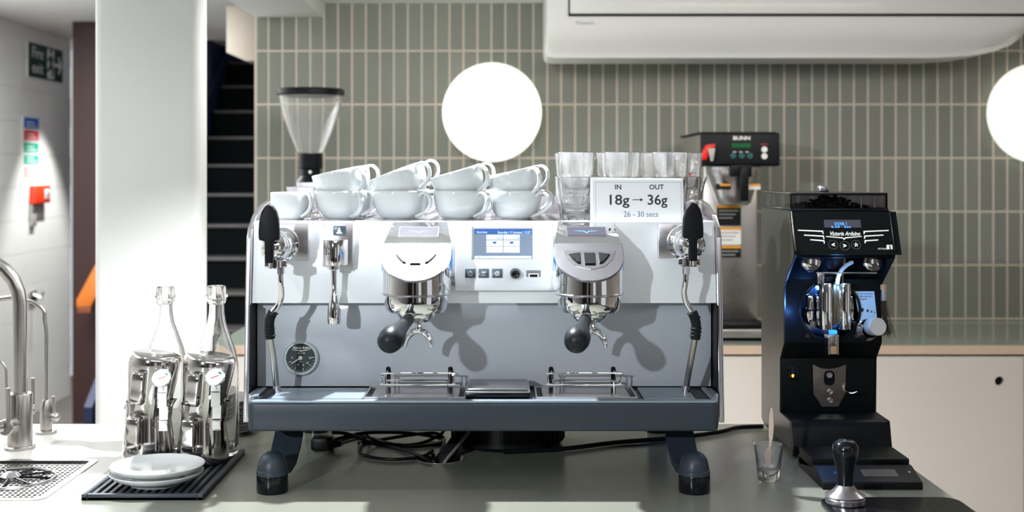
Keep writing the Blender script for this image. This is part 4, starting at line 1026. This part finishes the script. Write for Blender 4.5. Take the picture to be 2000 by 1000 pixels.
sy = BY-.02
f_ = MB().prism([(X(1366,sy),Z(312,sy)),(X(1379,sy),Z(283,sy)),(X(1396,sy),Z(281,sy)),(X(1395,sy),Z(288,sy)),(X(1386,sy),Z(290,sy)),(X(1379,sy),Z(313,sy))], 'y', sy-.016, sy+.024, .003)
fb = make('faucet_lever', f_, red_pl, bw, label='red hot water lever'); make('lever_arm', MB().prism([(X(1381,sy),Z(290,sy)),(X(1395,sy),Z(289,sy)),(X(1391,sy),Z(315,sy)),(X(1386,sy),Z(315,sy))], 'y', sy-.024, sy-.012, .002), mat('grey_lever',(.45,.44,.42),.4,noise=.03), fb)
fx = X(1438,BY+.03); fyy = BY+.075; T = Matrix.Translation((fx, fyy, 0)); z_ = lambda py: Z(py, BY+.05)
fn = make('brew_funnel', MB().lathe([(0,z_(401)),(.046,z_(401)),(.056,z_(396)),(.066,z_(378)),(.084,z_(345)),(.090,z_(340)),(.092,z_(326)),(.0885,z_(325)),(.080,z_(345)),(0,z_(350))], 48, T), chrome_soft, bw)
make('funnel_handle', MB().box(fx-.032,fx+.038,fyy-.115,fyy-.07,z_(345),z_(322),.004).box(fx-.004,fx+.025,fyy-.135,fyy-.108,z_(392),z_(325),.006), black, fn)
for a in (-.048, .050):
    lz = z_(364)
    lb = make('warning_label', MB().box(fx+a-.024,fx+a+.024,fyy-.0715-.004,fyy-.068,lz-.010,lz+.009), black_matt if a < 0 else print_w, fn)
    make('orange_band', MB().box(fx+a-.012,fx+a+.024,fyy-.0765,fyy-.0745,lz+.002,lz+.009), orange_lab, lb)
for y0_, y1_, bm1 in ((401,440,black_matt),(447,500,print_w),(503,505,black_matt)):
    pass
by = 4.27; lx0, lx1 = X(1400,by), X(1447,by)
for (a, c_, m_) in ((401,441,black_matt),(444,478,print_w),(480,503,black_matt)):
    lb = make('warning_label', MB().box(lx0,lx1,by-.0012,by+.001,Z(c_,by),Z(a,by)), m_, bw)
    make('orange_band', MB().box(lx0,lx1,by-.0018,by-.0008,Z(a+5,by),Z(a,by)), orange_lab, lb)
    for k in range(3 if c_-a > 25 else 2):
        zz_ = Z(a+10+k*7,by); make('print_line', MB().box(lx0+.006,lx1-.008-k*.01,by-.0018,by-.0008,zz_-.003,zz_+.001), mat('grey_print2',(.35,.35,.34),.5,noise=.03), lb)
make('base_gasket', MB().box(X(1330,4.2),X(1492,4.2),4.16,4.62,CT+.040,CT+.056,.003), black, bw)
make('base_plate', MB().box(X(1330,4.2),X(1492,4.2),4.15,4.62,CT+.012,CT+.040,.004), steel_h, bw)
make('base_foot', MB().box(X(1330,4.2)+.01,X(1492,4.2)-.01,4.17,4.60,CT,CT+.012), black, bw)

# ================================================================== RIGHT GRINDER
gL, gR = .566, .762
rg = thing('black_coffee_grinder', 'tall black on-demand coffee grinder with blue-lit grinding chamber beside the espresso machine', 'grinder', ((gL+gR)/2, 2.58, CT))
side = [(2.447,1.4836),(2.414,1.4075),(2.424,1.3925),(2.506,1.3345),(2.507,1.2178),(2.542,1.182),(2.545,1.0735),(2.456,1.0725),(2.440,1.018),(2.52,1.018),(2.60,1.014),(2.70,1.018),(2.724,1.026),(2.724,1.4836)]
side_m = mat('graphite_brushed', (.075,.072,.068), .34, .85, rn=.08, scale=30, stretch=(1,12,1))
sp1 = make('side_panel', MB().prism(side, 'x', gL, gL+.004, .0008, 1), side_m, rg); make('side_panel', MB().prism(side, 'x', gR-.004, gR, .0008, 1), black_steel, rg)
core = [(2.452,1.4826),(2.4185,1.4080),(2.428,1.3945),(2.47,1.366),(2.470,1.37),(2.60,1.37),(2.60,1.19),(2.545,1.181),(2.549,1.076),(2.46,1.075),(2.444,1.020),(2.72,1.026),(2.72,1.4826)]
# upper housing with the slanted control panel
make('housing', MB().prism([(2.449,1.483),(2.4165,1.4078),(2.427,1.3935),(2.475,1.3935),(2.72,1.3935),(2.72,1.483)], 'x', gL+.004, gR-.004, .001), black_steel, rg)
ch = make('grinding_chamber', MB().box(gL+.004,gR-.004,2.56,2.72,1.182,1.3935), black, rg)
# chamber front plate with round opening
cc = (X(1621,2.507), Z(606,2.507)); cr_ = .0585
pts = [(gL+.004,1.2185),(gR-.004,1.2185),(gR-.004,1.345),(gL+.004,1.345)]
t = slab_with_holes(pts, [circ(cc[0], cc[1], cr_, 44)], 2.507, 2.512)
bmesh.ops.transform(t.bm, matrix=Matrix(((1,0,0,0),(0,0,1,0),(0,1,0,0),(0,0,0,1))), verts=t.bm.verts); bmesh.ops.recalc_face_normals(t.bm, faces=t.bm.faces)
make('front_plate', t, black_steel, rg, ang=20)
make('lower_slope', MB().prism([(2.507,1.2185),(2.542,1.182),(2.56,1.182),(2.56,1.2185)], 'x', gL+.004, gR-.004, .0008), black_steel, rg)
lwf = make('lower_front', MB().prism([(2.542,1.182),(2.545,1.0735),(2.72,1.0735),(2.72,1.182)], 'x', gL+.004, gR-.004, .001), black_steel, rg)
bs = make('base', MB().prism([(2.545,1.0735),(2.468,1.0735),(2.458,1.070),(2.452,1.060),(2.440,1.018),(2.72,1.020),(2.72,1.0735)], 'x', gL+.004, gR-.002, .001), black, rg)
for a, c_ in ((gL+.02,2.47),(gR-.02,2.47),(gL+.02,2.69),(gR-.02,2.69)):
    make('foot', MB().cyl((a,c_,CT),(a,c_,CT+.020),.011,n=20), black_matt, rg)
# chamber parts
make('opening_ring', MB().axis([(cr_-.001,-.001),(cr_+.0035,-.001),(cr_+.0035,.003),(cr_,.004),(cr_-.002,.002)], (cc[0],2.507,cc[1]), (0,-1,0), 48), black_gloss, ch)
make('chamber_back', MB().cyl((cc[0],2.559,cc[1]),(cc[0],2.553,cc[1]),cr_+.002,n=40), mat('blue_tinted_metal',(.30,.38,.55),.2,1,rn=.05), ch)
for a0, a1 in ((1601,1628),(1641,1664)):
    x0, x1 = X(a0,2.49), X(a1,2.49); m_ = MB().prism([(x0,2.545),(x0,2.494),(x0+.004,2.489)]+[(x0+(x1-x0)*k/8, 2.489-.004*math.sin(PI*k/8)) for k in range(1,8)]+[(x1-.004,2.489),(x1,2.494),(x1,2.545)], 'z', Z(644,2.49), Z(553,2.49), .001)
    make('burr_block', m_, chrome, ch)
make('burr_gap', MB().box(X(1628,2.5),X(1641,2.5),2.502,2.545,Z(634,2.5),Z(553,2.5),.001), mat('brushed_brass',(.30,.25,.18),.3,1,rn=.05), ch)
for px in (1584, 1668): make('side_fin', MB().axis([(0,-.012),(.008,-.010),(.012,0),(.008,.010),(0,.012)], (X(px,2.525),2.535,cc[1]), (0,0,1), 16).box(X(px,2.525)-.009,X(px,2.525)+.008,2.525,2.545,cc[1]-.032,cc[1]+.030,.006), chrome, ch)
for px in (1586, 1670): make('bolt', MB().axis([(.0055,0),(.0055,.006),(.003,.006),(.003,.004),(0,.004)], (X(px,2.52),2.52,Z(632,2.52)), (0,-1,0), 16), chrome, ch)
for px in (1577, 1673): make('screw', MB().axis([(.0042,0),(.0042,.001),(.0018,.001),(.0018,.0004),(0,.0004)], (X(px,2.507),2.507,Z(656,2.507)), (0,-1,0), 16), side_m, ch)
make('throat', MB().lathe([(.029,1.3930),(.0235,1.370),(.0215,1.366),(.0215,1.338),(0,1.338)], 32, Matrix.Translation((X(1628,2.50),2.50,0))), glass_smoke, ch)
make('throat_beans', MB().lathe([(.026,1.393),(.018,1.372),(.012,1.366),(0,1.366)], 24, Matrix.Translation((X(1628,2.50),2.50,0))), bean_m, ch, kind='stuff')
for px in (1584, 1706):
    make('motor_cap', MB().axis([(0,0),(.0205,0),(.0205,.004),(.019,.008),(.013,.0115),(.006,.0128),(0,.013)], (X(px,2.475),2.482,Z(511,2.475)), (0,-1,0), 36), chrome, ch)
make('cross_bar', MB().box(X(1596,2.47),X(1714,2.47),2.474,2.480,Z(535,2.47),Z(532,2.47),.0005), steel, ch)
make('tab', MB().box(X(1597,2.47),X(1610,2.47),2.470,2.476,Z(555,2.47),Z(533,2.47),.0015), steel, ch)
sh = MB(); pts = [P(1635,554,2.478),P(1637,540,2.478),P(1643,528,2.478),P(1653,518,2.48),P(1666,511,2.48)]
sh.tube(pts, .0032, 10, smooth=6)
for k in range(24):
    u = k/24*4; i = int(u); q = pts[i].lerp(pts[i+1], u-i); dd_ = (pts[i+1]-pts[i]).normalized(); sh.cyl(q-dd_*.0005,q+dd_*.0005,.0042,n=10)
make('spring_hose', sh, mat('pale_hose',(.55,.65,.72),.3,noise=.05), ch)
make('chute', MB().box(X(1617,2.48),X(1635,2.48),2.478,2.50,Z(676,2.48),Z(655,2.48),.001).box(X(1612,2.48),X(1640,2.48),2.485,2.503,Z(661,2.48),Z(654,2.48),.001).box(X(1616,2.48),X(1619,2.48),2.474,2.505,Z(692,2.48),Z(660,2.48)).box(X(1633.5,2.48),X(1636.5,2.48),2.474,2.505,Z(692,2.48),Z(660,2.48)), steel, ch)
make('outlet', MB().box(X(1619,2.48),X(1634,2.48),2.48,2.50,Z(692,2.48),Z(676,2.48),.001), mat('tan_outlet',(.50,.32,.18),.4,noise=.05), ch)
make('blue_lamp', MB().box(X(1620,2.505),X(1634,2.505),2.500,2.512,Z(652,2.505),Z(645,2.505),.001), led_blue, ch)
light('POINT', 'chamber_led', (X(1632,2.50), 2.468, Z(548,2.5)), (0,0,0), .2, (.15,.42,1), .006)
light('POINT', 'chamber_led', (X(1545,2.50), 2.475, Z(612,2.5)), (0,0,0), .16, (.10,.30,1), .004)
light('POINT', 'chamber_led', (cc[0]-.035, 2.535, cc[1]+.045), (0,0,0), .10, (.10,.35,1), .004)
light('POINT', 'chamber_led', (cc[0]+.05, 2.53, cc[1]+.020), (0,0,0), .05, (.10,.35,1), .004)
# label on front plate
ly = 2.5065
lab = make('info_label', MB().prism([(X(1669,ly),Z(569,ly)),(X(1707,ly),Z(569,ly)),(X(1714,ly),Z(632,ly)),(X(1680,ly),Z(632,ly))], 'y', ly-.0006, ly+.0004), mat('pale_blue_label',(.42,.60,.80),.4,noise=.03), rg)
for k, s_ in enumerate(('EL. MOTOR WITH', 'THERM. PROTECT.', 'PATENTED')):
    text(s_, .0042, (X(1689-(6 if k == 2 else 0)+k,ly), ly-.0008, Z(574+k*5.2,ly)), ink, lab, fit=.030 if k < 2 else .016)
for k, (px, r) in enumerate(((1684,.0042),(1694.5,.0032),(1702,.0022),(1708.5,.0014))):
    make('bean_print', MB().sphere((X(px,ly), ly-.0006, Z(605+k*1.8,ly)), r, (.75,.08,1), 12), ink, lab)
# adjustment knob
kn = make('adjust_knob', MB().axis([(0,0),(.0215,0),(.0220,.004),(.0185,.007),(.0165,.012),(.0140,.014),(.0140,.020)], (X(1698,2.49),2.507,Z(646,2.49)), (0,-1,0), 40), chrome, rg)
make('knob_cap', MB().axis([(0,.0),(.0165,0),(.0175,.002),(.0175,.030),(.0165,.032),(0,.032)], (X(1699,2.49)+.003,2.489,Z(640,2.49)+.002), (.12,-1,.12), 40), mat('spun_aluminium', (.72,.72,.73), .38, .45, rn=.03), kn)
# control panel print
pa = math.atan2(2.449-2.4165, 1.483-1.4078)
def pp(px, py, off=.0008):
    d = 2.43
    for _ in range(5):
        z = Z(py, d); d = 2.4165+(z-1.4078)*math.tan(pa)
    return Vector((X(px,d), d-off, Z(py,d)))
RP = (PI/2-pa, 0, 0)
def pslab(px0, px1, py0, py1, off, th):
    a, c_ = pp(px0,py1,0), pp(px1,py0,0); mid = (a+c_)/2; h = (c_-a); wd = h.x; hh = math.hypot(h.y, h.z)
    return MB().box(-wd/2, wd/2, -off-th, -off, -hh/2, hh/2, m=Matrix.Translation(mid) @ Matrix.Rotation(-pa,4,'X'))
cp = make('control_panel', pslab(1551,1749.5,414,498,.0002,.0012), black_steel, rg)
dp = make('display', pslab(1610,1680,430,445,.0014,.0006), lcd, cp)
text('DOSE 1', .0078, pp(1642,437.2,.0026), lcd_blue, dp, rot=RP, fit=.023); text('6.20   Sec', .0066, pp(1642,443,.0026), lcd_blue, dp, rot=RP, fit=.038)
text('Victoria Arduino', .0115, pp(1649,456.5,.0018), print_w, cp, rot=RP, shear=.4, fit=.058, bold=.0002)
def poly_on_panel(pts, m_=print_w, name='stripe'):
    t = bmesh.new(); A = [t.verts.new(pp(a,c_,.0015)) for a, c_ in pts]; B_ = [t.verts.new(pp(a,c_,.0019)) for a, c_ in pts]; n = len(pts)
    t.faces.new(A); t.faces.new(B_[::-1])
    for i in range(n): t.faces.new((A[i],B_[i],B_[(i+1)%n],A[(i+1)%n]))
    bmesh.ops.recalc_face_normals(t, faces=t.faces); q = MB(); q.add(t); return make(name, q, m_, cp)
for x0_, x1_, ya_, yb_ in ((1558,1607,448.5,450.5),(1570,1608.5,458,460),(1582,1609.5,467,469)):
    poly_on_panel([(x0_,ya_),(x1_,yb_),(x1_+1.2,yb_+6.5),(x1_-.8,yb_+6.5),(x1_-1.4,yb_+2.4),(x0_,ya_+2)])
for x0_, x1_, ya_, yb_ in ((1686,1735,451,449),(1687,1725,460,458),(1688,1715,469,467.5)):
    poly_on_panel([(x0_,ya_),(x1_,yb_),(x1_,yb_+2),(x0_+2.6,ya_+2.3),(x0_+2.2,ya_+6),(x0_+.2,ya_+6)])
poly_on_panel([(1613,461),(1645,463.3),(1648.3,465.5),(1651,463.3),(1682.5,461),(1682.5,462.4),(1651.5,465.4),(1648.3,468.6),(1645,465.4),(1613,462.5)], name='wing_emblem')
for px, py, s_ in ((1627,478,'<'),(1649.5,480,'>'),(1671.5,478,'*')):
    c = pp(px, py, .0014)
    bt = make('push_button', MB().axis([(.0086,0),(.0093,0),(.0093,.0005),(.0086,.0005)], c, (0,-math.cos(pa),math.sin(pa)), 32), chrome_soft, cp)
    if s_ == '*':
        q = MB(); c = pp(px, py, .0024)
        for k in range(5):
            a = PI/2+k*2*PI/5; q.cyl(c, (c.x+.0045*math.cos(a), c.y+.0045*math.sin(a)*math.sin(pa), c.z+.0045*math.sin(a)*math.cos(pa)), .0007, n=6)
        make('star', q, print_w, bt)
    else: text(s_, .012, pp(px, py+.3, .0022), print_w, bt, rot=RP, bold=.0005)
text('MYTHOS', .0045, pp(1723,486,.0018), print_w, cp, rot=RP, fit=.017)
make('badge', pslab(1732,1742,479,487.5,.0014,.0005), print_w, cp); text('1', .0095, pp(1737.3,483.4,.0024), ink, cp, rot=RP, bold=.0006)
# hopper (low, clear) with beans and lid
hz = 1.4836
hopx0, hopx1, hy0, hy1 = gL+.0, gR-.006, 2.452, 2.722
make('hopper_rim', MB().box(hopx0-.001,hopx1+.002,hy0-.003,hy1+.001,hz,hz+.0045,.0015), black_gloss, rg)
hw = MB()
for a in ((hopx0,hopx1,hy0,hy0+.003),(hopx0,hopx1,hy1-.003,hy1),(hopx0,hopx0+.003,hy0+.003,hy1-.003),(hopx1-.003,hopx1,hy0+.003,hy1-.003)): hw.box(*a, hz+.0045, hz+.031)
make('hopper', hw, glass_smoke, rg)
make('hopper_lid', MB().prism(rrect(hopx0-.0015,hopx1+.0015,hy0-.002,hy1+.0015,.006), 'z', hz+.0305, hz+.0355, .001), black_gloss, rg)
for px in (1504, 1522):
    y = .566*F/(px-VX)*-1
for yy in (2.515, 2.60):
    make('hopper_divider', MB().box(hopx0+.0032,hopx0+.0045,yy,yy+.003,hz+.006,hz+.030), mat('clear_rib',(.75,.8,.9),.3,noise=.02), rg)
for xx in (X(1681,2.455), X(1707,2.455)):
    make('hopper_divider', MB().box(xx,xx+.0022,2.4552,2.4565,hz+.006,hz+.030), MATS['clear_rib'], rg)
bn = MB()
for k in range(170):
    u = random.gauss(-.012, .040); v = random.random()
    u = max(-.085, min(.06, u)); top = .020*math.exp(-(u/.035)**2)+.003
    bn.sphere(((gL+gR)/2+u, 2.462+v*.12, hz+.007+random.random()*top), .0042, (1,.8,.7), 6)
make('beans', bn, bean_m, rg, kind='stuff')
make('bean_floor', MB().box(hopx0+.004,hopx1-.004,hy0+.004,hy1-.004,hz+.0045,hz+.0058), bean_m, rg)
make('lid_knob', MB().prism([(X(1598,2.55),hz+.0355),(X(1617,2.55),hz+.0355),(X(1617,2.55),Z(370,2.55)),(X(1611,2.55),Z(364,2.55)),(X(1603,2.55),Z(361,2.55)),(X(1597,2.55),Z(363,2.55))], 'y', 2.535, 2.56, .003), chrome_soft, rg, label='chrome lid knob')
# fork plate, switch
fy2 = 2.5432
fk = make('portafilter_fork', slab_with_holes([(X(1586.5,fy2),Z(711,fy2)),(X(1596,fy2),Z(716,fy2)),(X(1604,fy2),Z(719,fy2)),(X(1618,fy2),Z(720,fy2)),(X(1636,fy2),Z(717,fy2)),(X(1651,fy2),Z(711,fy2)),(X(1650,fy2),Z(767,fy2)),(X(1636,fy2),Z(793,fy2)),(X(1604,fy2),Z(793,fy2)),(X(1587.5,fy2),Z(768,fy2))], [rrect(X(1608,fy2),X(1629,fy2),Z(752,fy2),Z(723,fy2),.009)], 2.5405, 2.5432), chrome, rg, ang=20) if False else None
t = slab_with_holes([(X(1586.5,fy2),Z(711,fy2)),(X(1596,fy2),Z(716,fy2)),(X(1604,fy2),Z(719,fy2)),(X(1618,fy2),Z(720,fy2)),(X(1636,fy2),Z(717,fy2)),(X(1651,fy2),Z(711,fy2)),(X(1650,fy2),Z(767,fy2)),(X(1636,fy2),Z(793,fy2)),(X(1604,fy2),Z(793,fy2)),(X(1587.5,fy2),Z(768,fy2))], [rrect(X(1608,fy2),X(1629,fy2),Z(752,fy2),Z(723,fy2),.009)], 2.538, 2.5415)
bmesh.ops.transform(t.bm, matrix=Matrix(((1,0,0,0),(0,0,1,0),(0,1,0,0),(0,0,0,1))), verts=t.bm.verts); bmesh.ops.recalc_face_normals(t.bm, faces=t.bm.faces)
fk = make('portafilter_fork', t, mat('polished_fork',(.55,.52,.50),.10,1,rn=.06,scale=25,bump=.05), rg, ang=20)
for px, py, r in ((1618.5,732,.0068),(1621,765,.0052),(1621,782,.0052)):
    make('bolt', MB().axis([(0,-.004),(r,-.004),(r,.005),(r*.8,.007),(r*.5,.007),(r*.4,.005),(0,.005)], (X(px,2.538),2.538,Z(py,2.538)), (0,-1,0), 24), chrome_soft, fk)
make('prong', MB().tube([P(1645,762,2.536),P(1658,767,2.52),P(1668,768,2.50),P(1674,765,2.49)], .0016, 8, smooth=4), chrome, fk)
sw = make('power_switch', MB().box(X(1539.5,2.54),X(1559,2.54),2.537,2.545,Z(741,2.54),Z(717,2.54),.001), black_gloss, rg)
make('indicator', MB().sphere((X(1548.5,2.537),2.5372,Z(734,2.537)), .0032, (.8,.4,1), 12), led_amber, sw)
# cleaning brush hanging at the grinder's right side
bx_ = X(1726,2.50)
br = thing('cleaning_brush', 'small bristle brush with a cork top hanging on the right side of the grinder', 'brush', (bx_, 2.50, Z(560,2.5)))
make('cork', MB().cyl((bx_,2.50,Z(566,2.5)),(bx_,2.50,Z(556,2.5)),.0062,n=20), mat('cork',(.48,.27,.15),.7,noise=.2,scale=200), br)
make('ferrule', MB().cyl((bx_,2.50,Z(587,2.5)),(bx_,2.50,Z(565.5,2.5)),.0058,n=20), chrome_soft, br)
bl = MB(); random.seed(3)
for k in range(90):
    a, c_ = random.gauss(0,.0022), random.gauss(0,.0022); sp2 = random.random()**2
    L_ = random.uniform(.058,.075)
    bl.tube([(bx_+a,2.50+c_,Z(586,2.5)),(bx_+a*1.4+sp2*.006,2.50+c_*1.5,Z(586,2.5)-L_*.5),(bx_+a*2+sp2*.020-.002,2.50+c_*2,Z(586,2.5)-L_)], .0004, 3, smooth=3)
make('bristles', bl, mat('bristle',(.06,.05,.04),.6,noise=.3,scale=300), br, kind='stuff')

# weighing base in front of the grinder
wb = thing('weighing_plinth', 'low stepped black weighing base in front of the black grinder', 'scale', (.655, 2.29, CT))
w0, w1 = .567, .743
make('rear_step', MB().prism([(2.385,CT+.005),(2.385,CT+.038),(2.284,CT+.038),(2.281,CT+.036),(2.281,CT+.022)], 'x', w0, w1, .001), black_steel, wb)
make('front_step', MB().prism([(2.395,CT+.0),(2.395,CT+.020),(2.281,CT+.022),(2.277,CT+.029),(2.267,CT+.029),(2.210,CT+.0135),(2.207,CT+.011),(2.207,CT)], 'x', w0, w1, .001), black, wb)
sl3 = math.atan2(.0155,.057); mm = Matrix.Translation(((w0+w1)/2+.012,2.240,CT+.0217)) @ Matrix.Rotation(sl3,4,'X')
make('display', MB().box(-.022,.040,-.013,.013,-.001,.0006,m=mm), mat('grey_window',(.10,.095,.095),.25,noise=.05), wb)
for a in (-.072,-.060): make('touch_icon', MB().box(a,a+.006,-.003,.004,0,.0006,m=mm), emis('dim_blue',(.02,.08,.25),.3), wb)
make('touch_icon', MB().box(.062,.066,.004,.005,0,.0006,m=mm).box(.0635,.0645,.001,.005,0,.0006,m=mm), print_w, wb)

# shot glass with wooden spoon
sg = thing('shot_glass', 'small clear shot glass on the counter left of the black grinder', 'glass', (X(1501,2.28), 2.28, CT))
T = Matrix.Translation((X(1501,2.28), 2.28, CT))
make('vessel', MB().lathe([(0,.001),(.0185,0),(.0198,.002),(.0215,.022),(.0262,.0640),(.0265,.0655),(.0252,.0655),(.0245,.064),(.0200,.026),(.0165,.022),(.008,.0195),(0,.019)], 40, T), glass, sg, ang=40)
sx_ = X(1501,2.28)
prof = [(1498,915),(1493,905),(1491,890),(1494,880),(1500,876),(1502,866),(1500.5,850),(1500.5,832),(1502,808),(1504,797),(1506,795),(1508,797),(1509.5,812),(1510.5,832),(1509,852),(1505.5,868),(1505.5,878),(1507,886),(1505,900),(1502,914)]
o = make('wooden_spoon', MB().prism([(X(a,2.28), Z(c_,2.28)) for a, c_ in prof], 'y', 2.2755, 2.2775, .0005, 1), mat('pale_wood',(.70,.55,.47),.55,noise=.08,scale=30,stretch=(10,1,1)), loc=(sx_,2.277,CT+.02))
tag(o, 'pale wooden tasting spoon standing in the shot glass', 'spoon')

# tamping mat and tamper
tm = make('tamping_mat', MB().prism(rrect(.535,.770,1.90,2.123,.03), 'z', CT, CT+.010, .003), black_gloss, loc=(.65,2.0,CT)); tag(tm, 'glossy black tamping mat under the tamper at the front right', 'mat')
tc_ = Vector((X(1651,2.083), 2.083, CT+.010))
ta = thing('tamper', 'steel-based coffee tamper with a black bulb handle on the tamping mat', 'tamper', tc_)
T = Matrix.Translation(tc_)
make('base', MB().lathe([(0,0),(.0315,0),(.0325,.001),(.0325,.0085),(.0315,.0095),(.0325,.0105),(.0330,.0130),(.0305,.0150),(.0215,.0205),(.0155,.0270),(.0135,.0300),(0,.0300)], 56, T), chrome_soft, ta)
make('handle', MB().lathe([(0,.030),(.0135,.030),(.0136,.045),(.0158,.060),(.0195,.075),(.0215,.086),(.0208,.094),(.0170,.101),(.0100,.1048),(0,.1060)], 48, T), black_gloss, ta, ang=60)
